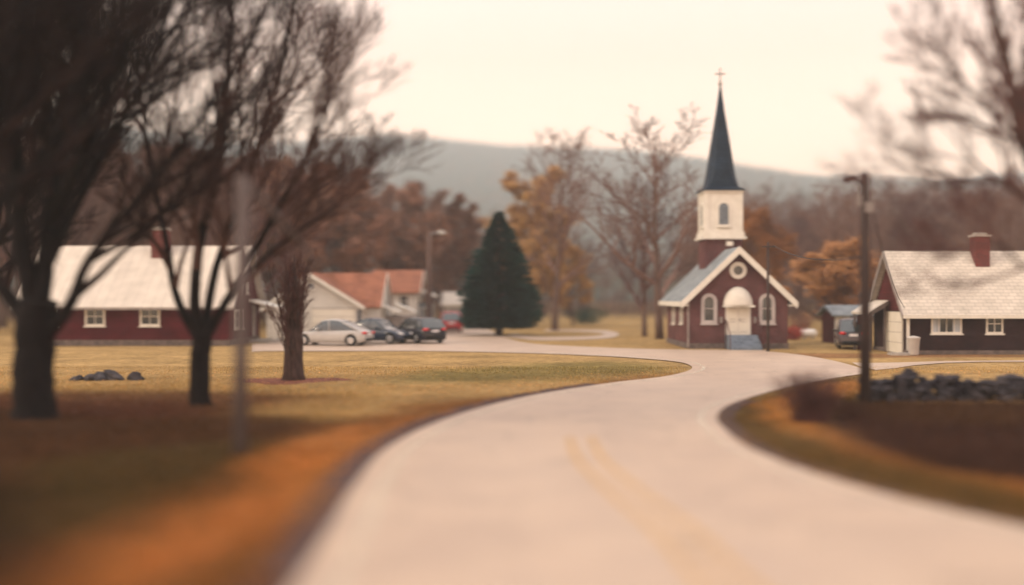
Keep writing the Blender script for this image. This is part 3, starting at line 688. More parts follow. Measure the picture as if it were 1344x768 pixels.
def emit(root, off, trunk_lines, out, tm, cm, tname='trunk', cname='crown', extra=None):
    t = MB()
    for pts, rad in trunk_lines: t.tube(pts, rad, 12)
    t.build(tname, tm, root, off)
    c = MB()
    for l in sorted(out):
        for pts, rad in out[l]: c.tube(pts, rad, SIDES[l], cap=False)
    if extra: extra(c)
    c.build(cname, cm, root, off)
def new_out(): return {i: [] for i in range(1,6)}
def spline(pts, n):
    out = []
    P_ = [pts[0]]+list(pts)+[pts[-1]]
    for i in range(1, len(P_)-2):
        for k in range(n):
            t = k/n; a,b,c,d = P_[i-1],P_[i],P_[i+1],P_[i+2]
            out.append(.5*((2*b)+(c-a)*t+(2*a-5*b+4*c-d)*t*t+(3*b-a-3*c+d)*t**3))
    out.append(pts[-1]); return out
def hero(name, label, base, limbs, P, seed, tm, cm, flare=1.5):
    """limbs: list of (list of world points, r_start, r_end); the first is the trunk and roots it"""
    rng = random.Random(seed); off = tuple(base)
    r = empty(name, off, label, 'tree')
    out = new_out(); tl = []
    for k, (pts, ra, rb) in enumerate(limbs):
        q = spline([Vector(p) for p in pts], 6); n = len(q)-1
        rad = [ra+(rb-ra)*(i/n)**.8 for i in range(n+1)]
        if k == 0: rad[0] *= flare; rad[1] *= 1+(flare-1)*.45; rad[2] *= 1+(flare-1)*.15
        for i in range(2, n): q[i] = q[i]+Vector((rng.uniform(-1,1),rng.uniform(-1,1),0))*ra*.06
        tl.append((q, rad))
        if k > 0:
            L = sum((q[i+1]-q[i]).length for i in range(n)); branch_out(q, ra, rb, L, 1, P, out, rng)
    emit(r, off, tl, out, tm, cm)
    return r

HP = dict(levels=4, n=(9,7,6,5), t0=(.22,.2,.15,.1), ang=((20,48),(18,46),(16,42),(14,40)), lr=(.55,.62,.62,.66), rmin=.009, thick=.03, seg=(6,4,3,2), jit=.13, up=.06, lift=.15)
def hero_left_a():
    Y = 28.0; b = W(46,547,Y); b.z = 0
    L = [([b+Vector((0,0,-.2)), W(44,500,Y), W(46,440,Y), W(52,395,Y)], .54, .46),
         ([W(48,430,Y), W(30,330,Y), W(18,200,Y-.6), W(0,20,Y-1), W(-10,-150,Y-1.2)], .30, .10),
         ([W(50,420,Y), W(62,320,Y+.3), W(78,180,Y+.8), W(110,20,Y+1.2), W(130,-120,Y+1.4)], .28, .08),
         ([W(54,450,Y), W(92,400,Y-.3), W(118,340,Y-.6), W(180,262,Y-1.0), W(290,120,Y-1.4), W(360,0,Y-1.8)], .19, .04),
         ([W(50,440,Y), W(-10,360,Y+.5), W(-90,230,Y+.8), W(-160,80,Y+1)], .22, .05),
         ([W(56,360,Y+.2), W(120,230,Y+1.2), W(190,100,Y+2), W(240,-40,Y+2.4)], .17, .04),
         ([W(64,300,Y+.3), W(120,180,Y-1.5), W(170,60,Y-2.6), W(210,-60,Y-3)], .14, .04)]
    P = dict(HP); P['n'] = (11,7,6,5)
    hero('bare_tree', 'massive dark bare tree with forking trunk near the left edge', b, L, P, 11, M['bark_dark'], M['twig_dark'])
hero_left_a()
def hero_left_b():
    Y = 31.4; b = W(263,530,Y); b.z = 0
    L = [([b+Vector((0,0,-.2)), W(262,500,Y), W(263,465,Y), W(266,438,Y)], .30, .27),
         ([W(264,450,Y), W(256,400,Y), W(262,320,Y), W(288,210,Y+.2), W(298,110,Y+.3), W(304,0,Y+.5), W(300,-90,Y+.6)], .19, .06),
         ([W(266,450,Y), W(292,405,Y-.3), W(322,350,Y-.6), W(368,270,Y-.9), W(410,190,Y-1.2), W(435,120,Y-1.4)], .16, .03),
         ([W(262,448,Y), W(232,390,Y+.4), W(215,300,Y+.8), W(190,170,Y+1.2), W(180,50,Y+1.4)], .15, .04),
         ([W(268,440,Y), W(284,350,Y+.8), W(330,220,Y+1.6), W(370,80,Y+2.2), W(390,-10,Y+2.6)], .15, .04),
         ([W(300,390,Y-.2), W(350,335,Y-.8), W(420,285,Y-1.2), W(480,240,Y-1.4)], .07, .012)]
    P = dict(HP); P['n'] = (12,8,6,4)
    hero('bare_tree', 'bare tree with a forked trunk between the red house and the grey post', b, L, P, 22, M['bark_dark'], M['twig'])
hero_left_b()
def hero_left_edge():
    Y = 24.0; b = Vector((XW(-70,Y),Y,0))
    L = [([b+Vector((0,0,-.2)), b+Vector((.05,0,1.2)), b+Vector((0,.1,2.2)), b+Vector((.1,.1,3.2))], .42, .34),
         ([b+Vector((.1,.1,2.6)), W(-40,260,Y), W(0,120,Y), W(40,-20,Y+.5), W(60,-120,Y+.5)], .26, .08),
         ([b+Vector((.1,.1,2.3)), W(-20,300,Y+.5), W(60,200,Y+1), W(150,90,Y+1.5), W(210,-30,Y+2)], .2, .05),
         ([b+Vector((.1,.1,3.0)), W(-90,150,Y), W(-100,20,Y), W(-90,-100,Y+.5)], .24, .07),
         ([b+Vector((.1,.1,2.8)), W(-120,200,Y-.8), W(-200,50,Y-1.4)], .2, .05)]
    P = dict(HP); P['n'] = (14,10,7,5)
    hero('bare_tree', 'dark bare tree cut off by the left edge, dense twigs overhead', b, L, P, 33, M['bark_dark'], M['twig_dark'])
hero_left_edge()
def hero_left_back(px, Y, seed, label):
    b = Vector((XW(px,Y),Y,0))
    L = [([b+Vector((0,0,-.2)), b+Vector((.05,0,1.4)), b+Vector((0,.1,2.6)), b+Vector((.1,.1,4.0))], .36, .28),
         ([b+Vector((.1,.1,3.4)), b+Vector((.4,0,7)), b+Vector((1.0,0,11)), b+Vector((1.4,0,14))], .2, .05),
         ([b+Vector((.1,.1,2.8)), b+Vector((1.4,.3,5)), b+Vector((3.0,.5,8)), b+Vector((4.2,.5,11))], .18, .04),
         ([b+Vector((.1,.1,3.0)), b+Vector((-.9,.3,6)), b+Vector((-1.6,.5,10)), b+Vector((-1.8,.5,13))], .18, .05),
         ([b+Vector((.1,.1,2.4)), b+Vector((1.6,-.3,3.8)), b+Vector((3.4,-.5,5.4)), b+Vector((5.0,-.6,7.4))], .13, .03)]
    P = dict(HP); P['n'] = (12,9,7,5); P['rmin'] = .013
    hero('bare_tree', label, b, L, P, seed, M['bark_dark'], M['twig_dark'])
hero_left_back(-62, 36, 51, 'dark bare tree just off the left edge, its crown filling the top corner')
def hero_right():
    Y = 24.0; b = Vector((XW(1425,Y),Y,0))
    L = [([b+Vector((0,0,-.2)), b+Vector((-.05,0,1.5)), W(1400,320,Y), W(1375,245,Y)], .40, .30),
         ([W(1385,262,Y), W(1352,205,Y), W(1334,150,Y-.2), W(1325,90,Y-.3), W(1305,10,Y-.4), W(1290,-80,Y-.4)], .22, .05),
         ([W(1350,200,Y), W(1315,158,Y-.2), W(1280,125,Y-.4), W(1245,85,Y-.6), W(1225,60,Y-.8)], .06, .02),
         ([W(1395,300,Y), W(1350,262,Y-.3), W(1310,238,Y-.6), W(1262,242,Y-.9), W(1220,243,Y-1.2), W(1180,225,Y-1.5)], .12, .012),
         ([W(1390,330,Y), W(1345,350,Y-.6), W(1315,322,Y-.9), W(1275,325,Y-1.2), W(1225,345,Y-1.5)], .06, .012),
         ([W(1370,240,Y+.3), W(1345,110,Y+.8), W(1380,20,Y+1), W(1400,-60,Y+1)], .16, .05),
         ([W(1355,185,Y), W(1320,180,Y+.6), W(1270,155,Y+1.0), W(1210,150,Y+1.4)], .06, .012)]
    P = dict(HP); P['n'] = (9,6,5,4); P['rmin'] = .008; P['lr'] = (.5,.6,.62,.66)
    hero('bare_tree', 'bare tree reaching in from the right edge over the brick house', b, L, P, 45, M['bark'], M['twig_plum'])
hero_right()

def clump_tree():
    Y = 39.9; b = W(385,500,Y); b.z = 0; rng = random.Random(5); off = tuple(b)
    r = empty('multi_stem_tree', off, 'short many-stemmed bare tree on a bed of red leaves near silver car', 'tree')
    out = new_out(); tl = []
    P = dict(HP); P['n'] = (8,6,5); P['levels'] = 3; P['rmin'] = .007; P['lr'] = (.4,.5,.5); P['ang'] = ((12,35),(15,45),(15,50))
    tl.append(([b+Vector((0,0,-.2)), b+Vector((.01,0,.25)), b+Vector((0,0,.8)), b+Vector((.03,0,1.5)), b+Vector((.05,0,2.1)), b+Vector((.05,.02,3.4)), b+Vector((.02,.02,4.6))], [.50,.38,.34,.33,.22,.09,.02]))
    for i in range(26):
        a = rng.uniform(0,2*PI); s_ = rng.uniform(.10,.27); p = b+Vector((math.cos(a)*s_,math.sin(a)*s_,rng.uniform(.3,1.7)))
        q, _ = wander(p, Vector((math.cos(a)*.15,math.sin(a)*.15,1)), rng.uniform(1.6,3.4), 8, .11, .05, rng)
        ra = rng.uniform(.025,.06); rad = [ra+(.006-ra)*(k/8) for k in range(9)]; tl.append((q,rad)); branch_out(q, ra, .006, 2.4, 1, P, out, rng)
    emit(r, off, tl, out, M['bark'], M['twig_plum'])
    m = MB(); vs = [Vector((b.x,b.y,.05))]; n = 40
    for k in range(n): a = 2*PI*k/n; rr = 1+.14*math.sin(3*a)+.08*math.sin(7*a+1); vs.append(Vector((b.x+2.0*rr*math.cos(a), b.y+1.5*rr*math.sin(a), .0+.008)))
    m.add(vs, [(0,1+k,1+(k+1)%n) for k in range(n)], True); o = m.build('leaf_bed', M['mulch'], None, off); o.location = off
    tag(o, 'low bed of red fallen leaves under the many-stemmed tree', 'leaf bed')
clump_tree()

# --- spruce
def spruce():
    Y = 85.8; b = Vector((XW(655,Y),Y,0)); off = tuple(b); H = ZW(278,Y); rng = random.Random(9)
    r = empty('spruce_tree', off, 'dark green cone-shaped spruce beside the red car', 'tree')
    t = MB(); t.tube([b+Vector((0,0,-.2)), b+Vector((0,0,H*.5)), b+Vector((0,0,H-.2))], [.34,.2,.03], 10); t.build('trunk', M['bark'], r, off)
    c = MB(); z0 = ZW(430,Y)+.25
    nb = 2100
    for i in range(nb):
        u = (i+rng.random())/nb; u = u**1.25; z = z0+(H-z0)*u
        v = (z-z0)/(H-z0)
        R = float(np.interp(v,[0,.1,.2,.33,.46,.66,.85,1],[2.45,2.9,3.0,2.75,2.45,1.85,.92,.12]))*(1+.05*math.sin(v*24)); a = rng.uniform(0,2*PI); R *= rng.choice((.78,.88,.95,1.0,1.06,1.14))*(1+.07*math.sin(a*3+v*9))
        R = max(R,.12)
        d = Vector((math.cos(a),math.sin(a),0)); side = Vector((-d.y,d.x,0))
        droop = .30*R
        n = max(3,int(R*4.2))
        for k in range(n):
            f = .35+.65*(k+rng.random())/n
            p = b+Vector((0,0,z))+d*R*f+Vector((0,0,-droop*f+.22*f*f*R))
            for s_ in (-1,1):
                l = (.16+.36*(1.1-f))*rng.uniform(.7,1.2); w = rng.uniform(.07,.12)
                q = p+side*s_*l+d*l*.6+Vector((0,0,rng.uniform(-.16,.02)))
                up = Vector((rng.uniform(-.3,.3),rng.uniform(-.3,.3),1)).normalized()*w
                c.add([p-d*w, q, p+d*w+up*.6, p+up*.5], [(0,1,2),(0,2,3)])
    c.build('crown', M['needle'], r, off)
spruce()

# --- mid and background trees: prototypes at the origin scaled later
def bare_proto(name, seed, H, P, spread, tm, cm, ns=6, trunk_r=.22, leaves=None, clear=.22):
    rng = random.Random(seed); r = bpy.data.objects.new(name, None); COL.objects.link(r)
    out = new_out(); tl = []
    q, _ = wander(Vector((0,0,-.2)), Vector((0,0,1)), H*.98, 10, .05, .06, rng)
    tl.append((q, [trunk_r+(.02-trunk_r)*(k/10)**.9 for k in range(11)]))
    for i in range(ns*2):
        t = clear+(.92-clear)*(i+rng.random())/(ns*2); p, d = sub(q, t); a = i*2.4+rng.uniform(-.5,.5)
        l = H*spread*(1.0-.62*t)*rng.uniform(.8,1.15)
        nd = Vector((math.cos(a)*.75,math.sin(a)*.75,.85))
        b_, _ = wander(p, nd, l, 6, .12, .07, rng); ra = trunk_r*(1-t)*.62+.02
        out[1].append((b_, [ra+(.01-ra)*(k/6) for k in range(7)])); branch_out(b_, ra, .012, l, 2, P, out, rng)
    def lv(c):
        if not leaves: return
        tips = [p for l in (3,4) for (pp,_) in out[l] for p in pp[1:]]
        n, s0, keep = leaves
        for k in range(n):
            cp = tips[rng.randrange(len(tips))]
            # uneven clumps: skip parts of the crown by a smooth pseudo-noise
            if math.sin(cp.x*1.3+seed)+math.sin(cp.y*1.1+seed*2)+math.sin(cp.z*1.2+seed*3) < keep: continue
            p = cp+Vector((rng.gauss(0,.22),rng.gauss(0,.22),rng.gauss(0,.2)))
            a = Vector((rng.gauss(0,1),rng.gauss(0,1),rng.gauss(0,1))).normalized(); b2 = a.orthogonal().normalized(); s_ = s0*rng.uniform(.6,1.3)
            c.add([p-a*s_, p+b2*s_*.55, p+a*s_, p-b2*s_*.55], [(0,1,2,3)])
    t = MB(); 
    for pts, rad in tl: t.tube(pts, rad, 8)
    to = t.build('trunk', tm, r)
    if leaves and leaves[0] > 0:
        c = MB()
        for l in (1,2,3,4):
            for pts, rad in out[l]: c.tube(pts, rad, SIDES[l], cap=False)
        c.build('branches', tm, r); c = MB(); lv(c); c.build('crown', cm, r)
    else:
        c = MB()
        for l in sorted(out):
            for pts, rad in out[l]: c.tube(pts, rad, SIDES[l], cap=False)
        c.build('crown', cm, r)
    return r
BP = dict(levels=4, n=(9,8,7,5), t0=(.2,.15,.15,.1), ang=((25,60),(25,60),(22,58),(20,55)), lr=(.5,.5,.55,.5), rmin=.014, thick=.03, seg=(5,4,3,2), jit=.14, up=.06, lift=.12)
LPm = dict(BP); LPm['levels'] = 3; LPm['n'] = (8,7,6)
PR = {
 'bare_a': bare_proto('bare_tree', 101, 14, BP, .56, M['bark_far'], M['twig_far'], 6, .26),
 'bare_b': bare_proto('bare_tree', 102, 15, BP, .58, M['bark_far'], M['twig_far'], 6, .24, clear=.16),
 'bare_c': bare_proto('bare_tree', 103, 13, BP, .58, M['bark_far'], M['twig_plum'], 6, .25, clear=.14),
 'russet': bare_proto('russet_tree', 104, 12, LPm, .50, M['bark_far'], M['leaf_russet'], 6, .22, (15000,.17,-.9), .12),
 'orange': bare_proto('orange_tree', 105, 8, LPm, .55, M['bark_far'], M['leaf_orange'], 6, .16, (14000,.13,-1.3), .08),
 'gold':   bare_proto('golden_tree', 106, 14, LPm, .40, M['bark_far'], M['leaf_gold'], 7, .20, (26000,.15,-1.5), .10),
}
USED = set()
def put(kind, px, Y, H, label, group=None, rz=None, wide=1.0, rng=random.Random(77)):
    base = {'bare_a':14,'bare_b':15,'bare_c':13,'russet':12,'orange':8,'gold':14}[kind]
    s_ = H/base; loc = (XW(px,Y),Y,0); rz = rng.uniform(0,2*PI) if rz is None else rz
    p = PR[kind]
    if kind not in USED:
        USED.add(kind); p.location = loc; p.rotation_euler = (0,0,rz); p.scale = (s_*wide,s_*wide,s_); r = p
    else: r = copy_tree(p, loc, rz, (s_*wide,s_*wide,s_))
    r['label'] = label; r['category'] = 'tree'
    if group: r['group'] = group
    elif 'group' in r: del r['group']
    return r
put('bare_a', 728, 98, ZW(186,98), 'tall bare tree right of the golden trees', rz=.4, wide=1.15)
put('bare_b', 866, 79, ZW(172,79), 'tall bare tree standing left of the church', rz=1.0, wide=1.5)
put('bare_c', 846, 84, ZW(235,84), 'lower bare tree leaning beside the tall one left of the church', rz=2.0)
put('gold', 694, 106, ZW(226,106), 'tall pale golden tree behind the spruce', rz=.3, wide=1.15)
put('gold', 752, 112, ZW(318,112), 'lower golden tree right of the spruce', rz=2.1, wide=1.3)
put('orange', 1082, 86, ZW(328,86), 'orange tree right of the church', rz=.8, wide=1.9)
put('russet', 548, 118, ZW(256,118), 'russet tree above the taller white house', rz=1.2)
put('russet', 455, 112, ZW(232,112), 'broad russet tree above the garage gable house', rz=2.7, wide=1.2)
put('russet', 600, 128, ZW(270,128), 'russet tree left of the spruce behind the lamp pole', rz=4.1, wide=1.0)
put('russet', 375, 104, ZW(238,104), 'russet tree right behind the red house', rz=3.1, wide=1.25)
put('orange', 1010, 104, ZW(290,104), 'rusty tree just behind the church roof', rz=4.0, wide=1.2)
# woods, several rows deep
rng = random.Random(31)
kinds = ['bare_a','bare_b','bare_c']
wg = {'l':'bare trees in the wood behind the left houses','m':'bare trees at the edge of the far wood in the middle','r':'bare trees in the wood behind the church and brick house'}
wl = {'l':'bare brown tree in the thick wood behind the left houses','m':'low bare brown tree at the far field edge between spruce and church','r':'bare brown tree in the wood behind the church and brick house'}
def row(px0, px1, step, Y0, Y1, y0, y1, zone, ks=kinds):
    px = px0
    while px < px1:
        Y = rng.uniform(Y0,Y1); f = (px-px0)/max(1,(px1-px0)); top = y0+(y1-y0)*f+rng.uniform(-18,18)
        k = rng.choice(ks); 
        lab, gr = wl[zone], wg[zone]
        if k in ('russet','orange'): lab, gr = 'russet leafed tree among the bare ones in the '+{'l':'left wood','m':'middle wood','r':'right wood'}[zone], 'russet trees scattered in the '+{'l':'left wood','m':'middle wood','r':'right wood'}[zone]
        put(k, px, Y, ZW(top,Y), lab, gr, wide=rng.uniform(.95,1.25))
        px += step*rng.uniform(.75,1.25)
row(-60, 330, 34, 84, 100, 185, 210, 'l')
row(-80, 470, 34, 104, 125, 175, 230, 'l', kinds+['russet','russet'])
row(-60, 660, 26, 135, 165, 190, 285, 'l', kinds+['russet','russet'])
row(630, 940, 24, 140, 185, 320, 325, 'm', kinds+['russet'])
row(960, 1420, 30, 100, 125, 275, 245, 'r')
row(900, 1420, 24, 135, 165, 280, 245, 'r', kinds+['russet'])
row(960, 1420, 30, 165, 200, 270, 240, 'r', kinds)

# --- tangled undergrowth of saplings along the wood's edge
def thicket():
    rg = random.Random(88); c = MB()
    for i in range(5200):
        Y = rg.uniform(122,200); px = rg.uniform(-60,1420)
        if 640 < px < 930: Y += 30
        p = Vector((XW(px,Y),Y,-.1)); h = rg.uniform(1.5,6.0)*(.6 if 640<px<930 else 1)
        q,_ = wander(p, Vector((rg.gauss(0,.2),rg.gauss(0,.2),1)), h, 3, .15, .05, rg); c.tube(q,[.05,.035,.02,.008],3,cap=False)
        for k in range(7):
            a,d = sub(q, rg.uniform(.2,.95)); q2,_ = wander(a, Vector((rg.gauss(0,1),rg.gauss(0,1),.7)), h*rg.uniform(.15,.4), 2, .2, .05, rg); c.tube(q2,[.025,.018,.008],3,cap=False)
    o = c.build('wood_undergrowth', M['twig_plum'], None); tag(o,'tangled brown saplings along the foot of the wood','undergrowth',None,'stuff')
thicket()

# --- shrubs
def shrub(name, label, px, Y, w, h, m, seed, n=900, twigs=True, group=None):
    rng = random.Random(seed); b = Vector((XW(px,Y),Y,0)); off = tuple(b)
    c = MB(); r = empty(name, off, label, 'shrub', group)
    for i in range(n):
        a = rng.uniform(0,2*PI); s_ = rng.random()**.6; el = rng.uniform(.25,1.2)
        st = b+Vector((rng.gauss(0,w*.12),rng.gauss(0,w*.12),0))
        L = h*rng.uniform(.55,1.08)
        d = Vector((math.cos(a)*w*.5*s_, math.sin(a)*w*.5*s_, L))
        if twigs:
            q, _ = wander(st, d, d.length, 4, .16, .0, rng); c.tube(q, [.012,.010,.008,.006,.003], 3, cap=False)
            for k in range(3):
                p, dd = sub(q, rng.uniform(.4,.95)); q2, _ = wander(p, dd+Vector((rng.gauss(0,.6),rng.gauss(0,.6),.1)), h*.25, 2, .2, 0, rng); c.tube(q2, [.006,.004,.002], 3, cap=False)
        else:
            for k in range(14):
                p = st+d*rng.uniform(.15,1)+Vector((rng.gauss(0,.12),rng.gauss(0,.12),rng.gauss(0,.1)))
                u = Vector((rng.gauss(0,1),rng.gauss(0,1),rng.gauss(0,1))).normalized(); v = u.orthogonal().normalized(); z = rng.uniform(.05,.12)
                c.add([p-u*z,p+v*z*.6,p+u*z,p-v*z*.6],[(0,1,2,3)])
    c.build('branches' if twigs else 'foliage', m, r, off)
shrub('bare_shrub','rounded brown leafless shrub at the road bend', 1064, 27.0, 1.5, 1.2, M['twig_plum'], 3, 260)
shrub('evergreen_shrub','low dark green bush beyond the drive loop, right of spruce', 770, 116, 4.6, 2.1, M['leaf_green'], 4, 150, False)
shrub('red_shrub','small red-leaved bush behind the church, nearest its right wall', 1041, 77, 1.6, .9, M['leaf_red'], 6, 60, False)
shrub('red_shrub','larger rust-red bush between the church and the white tank', 1051, 84, 2.2, 1.6, M['leaf_russet'], 8, 70, False)

# --- stone wall
def stone_wall():
    Y = 32.3; x0, x1 = XW(1141,Y), XW(1440,Y); off = (x0,Y,0); rng = random.Random(4)
    b = MB()
    bm0 = bmesh.new(); bmesh.ops.create_icosphere(bm0, subdivisions=2, radius=1); V0 = [v.co.copy() for v in bm0.verts]; F0 = [tuple(v.index for v in f.verts) for f in bm0.faces]; bm0.free()
    def rock(c, s_):
        ph = [rng.uniform(0,6) for _ in range(6)]
        R = Matrix.Rotation(rng.uniform(-.4,.4),3,'Y') @ Matrix.Rotation(rng.uniform(0,6),3,'Z')
        vs = []
        for v in V0:
            k = 1+.16*math.sin(3*v.x+ph[0])+.14*math.sin(3.5*v.y+ph[1])+.12*math.sin(4*v.z+ph[2])
            q = Vector((v.x*s_[0],v.y*s_[1],v.z*s_[2]))*k; m_ = max(abs(v.x),abs(v.y),abs(v.z)); q = q*(.75/m_)
            vs.append(c+R@q)
        b.add(vs, F0, False)
    x = x0
    while x < x1:
        for lay in range(5):
            for dy in (-.2,.12):
                top = .66 + .05*math.sin(x*1.7)+.05*math.sin(x*4)
                z = .08+lay*.15
                if z > top: continue
                rock(Vector((x+rng.uniform(-.12,.12),Y+dy+rng.uniform(-.06,.06),z)), (rng.uniform(.15,.27),rng.uniform(.14,.22),rng.uniform(.08,.13)))
        x += rng.uniform(.2,.32)
    hx = XW(1190,Y)
    for i in range(26):
        a = rng.gauss(0,.24); rock(Vector((hx+a,Y+rng.uniform(-.15,.2),.58+rng.uniform(0,.36)*max(0,1-abs(a)*1.6))), (rng.uniform(.1,.2),rng.uniform(.1,.18),rng.uniform(.07,.11)))
    o = b.build('stone_wall', M['stone'], None, off); o.location = off
    tag(o, 'low dry stone wall of dark rocks with a small heap on top', 'wall')
    # loose dark stones on the left lawn
    for (px, sx, sz, dl) in ((100,.26,.13,'leftmost small flat dark stone of the row on the left lawn'),(118,.34,.22,'dark stone just left of the biggest pair on the left lawn'),(133,.40,.24,'large dark stone, left one of the biggest pair on the left lawn'),
                         (151,.42,.22,'large dark stone, right one of the biggest pair on the left lawn'),(177,.26,.24,'separate upright dark stone right of the row on the left lawn')):
        b = MB(); c = G(px,499); c.z = sz*.3; rock(Vector((0,0,0)), (sx*1.35,sx*.9,sz*1.0)); o = b.build('lawn_stone', M['stone'], None); o.location = c
        tag(o, dl, 'stone', 'dark stones lying on the left lawn')
stone_wall()

# --- bin and tank
def bin_():
    Y = 57.2; X = XW(1199,Y); off=(X,Y,0); r = empty('rubbish_bin', off, 'pale round rubbish bin by the front corner of brick house', 'bin')
    b = MB(); b.tube([(X,Y,.0),(X,Y,.05),(X,Y,.8),(X,Y,.84),(X,Y,.86)], [.24,.26,.31,.34,.34], 18); b.build('body', M['bin'], r, off)
    b = MB(); b.tube([(X,Y,.862),(X,Y,.92),(X,Y,.97),(X,Y,1.0)], [.35,.34,.2,.05], 18); b.build('lid', M['bin'], r, off)
bin_()
def tank():
    Y = 78; X = XW(1061,Y); off=(X,Y,0); r = empty('white_tank', off, 'small white rounded tank on the grass right of the church', 'tank')
    b = MB(); b.tube([(X-.6,Y,.42),(X-.52,Y,.42),(X-.4,Y,.42),(X+.4,Y,.42),(X+.52,Y,.42),(X+.6,Y,.42)], [.05,.2,.3,.3,.2,.05], 18); b.build('body', M['tank'], r, off)
    b = MB(); b.box(X-.35,X-.25,Y-.2,Y+.2,0,.16); b.box(X+.25,X+.35,Y-.2,Y+.2,0,.16); b.build('foot', M['concrete'], r, off)
tank()

# ------------------------------------------------------------------ ground, road
def smooth_loop(pts, n=6):
    P_ = [Vector((p.x,p.y,0)) for p in pts]; N_ = len(P_); out = []
    for i in range(N_):
        a,b,c,d = P_[i-1],P_[i],P_[(i+1)%N_],P_[(i+2)%N_]
        for k in range(n):
            t=k/n; out.append(.5*((2*b)+(c-a)*t+(2*a-5*b+4*c-d)*t*t+(3*b-a-3*c+d)*t**3))
    return out
# open curves (photo pixels), smoothed each, then joined
left_edge_px  = [(300,900),(385,768),(428,700),(468,632),(512,585),(590,548),(690,521),(800,503),(868,495),(903,487),(906,480),(880,474),(800,468),(700,464),(560,461),(420,461),(355,461),(330,462)]
far_edge_px   = [(330,452),(400,446),(450,441),(500,437),(552,432),(580,429),(620,428),(640,432),(655,440),(690,450),(760,455),(860,458.5),(955,459.5),(1000,461),(1050,466),(1095,474),(1128,483),(1140,488)]
right_edge_px = [(1132,491),(1080,499),(1020,512),(962,530),(942,545),(948,560),(985,588),(1060,618),(1160,648),(1260,672),(1360,695),(1500,726)]
def curve(px, n=8): return spline([G(*p) for p in px], n)
LE, FE, RE = curve(left_edge_px), curve(far_edge_px), curve(right_edge_px)
outline = LE + FE + RE + [Vector((9.5,-30,0)), Vector((-6.5,-30,0))]
def sheet(name, pts, z, m, kind='structure', label=None, curbed=False):
    me = bpy.data.meshes.new(name); V = [Vector((p.x,p.y,0)) for p in pts]; tris = tessellate_polygon([V])
    me.from_pydata([(p.x,p.y,z) for p in V], [], [tuple(t) for t in tris]); me.update()
    bm_ = bmesh.new(); bm_.from_mesh(me); bmesh.ops.recalc_face_normals(bm_, faces=bm_.faces)
    for f in bm_.faces:
        if f.normal.z < 0: f.normal_flip()
    bm_.to_mesh(me); bm_.free(); me.materials.append(m)
    o = bpy.data.objects.new(name, me); COL.objects.link(o)
    if kind: o['kind'] = kind
    if label: o['label'] = label
    return o
def strip(name, line, w0, w1, z, m, kind='structure', worn=False):
    vs=[]; fs=[]; n=len(line)
    for i,p in enumerate(line):
        d = (line[min(i+1,n-1)]-line[max(i-1,0)]); d.z=0; d.normalize(); nr = Vector((d.y,-d.x,0))
        vs += [tuple(p+nr*w0+Vector((0,0,z))), tuple(p+nr*w1+Vector((0,0,z)))]
    for i in range(n-1): fs.append((2*i,2*i+1,2*i+3,2*i+2))
    me = bpy.data.meshes.new(name); me.from_pydata(vs,[],fs); me.update(); 
    bm_ = bmesh.new(); bm_.from_mesh(me)
    for f in bm_.faces:
        f.normal_update()
        if f.normal.z < 0: f.normal_flip()
    bm_.to_mesh(me); bm_.free()
    me.materials.append(m); o = bpy.data.objects.new(name, me); COL.objects.link(o); o['kind']=kind; return o

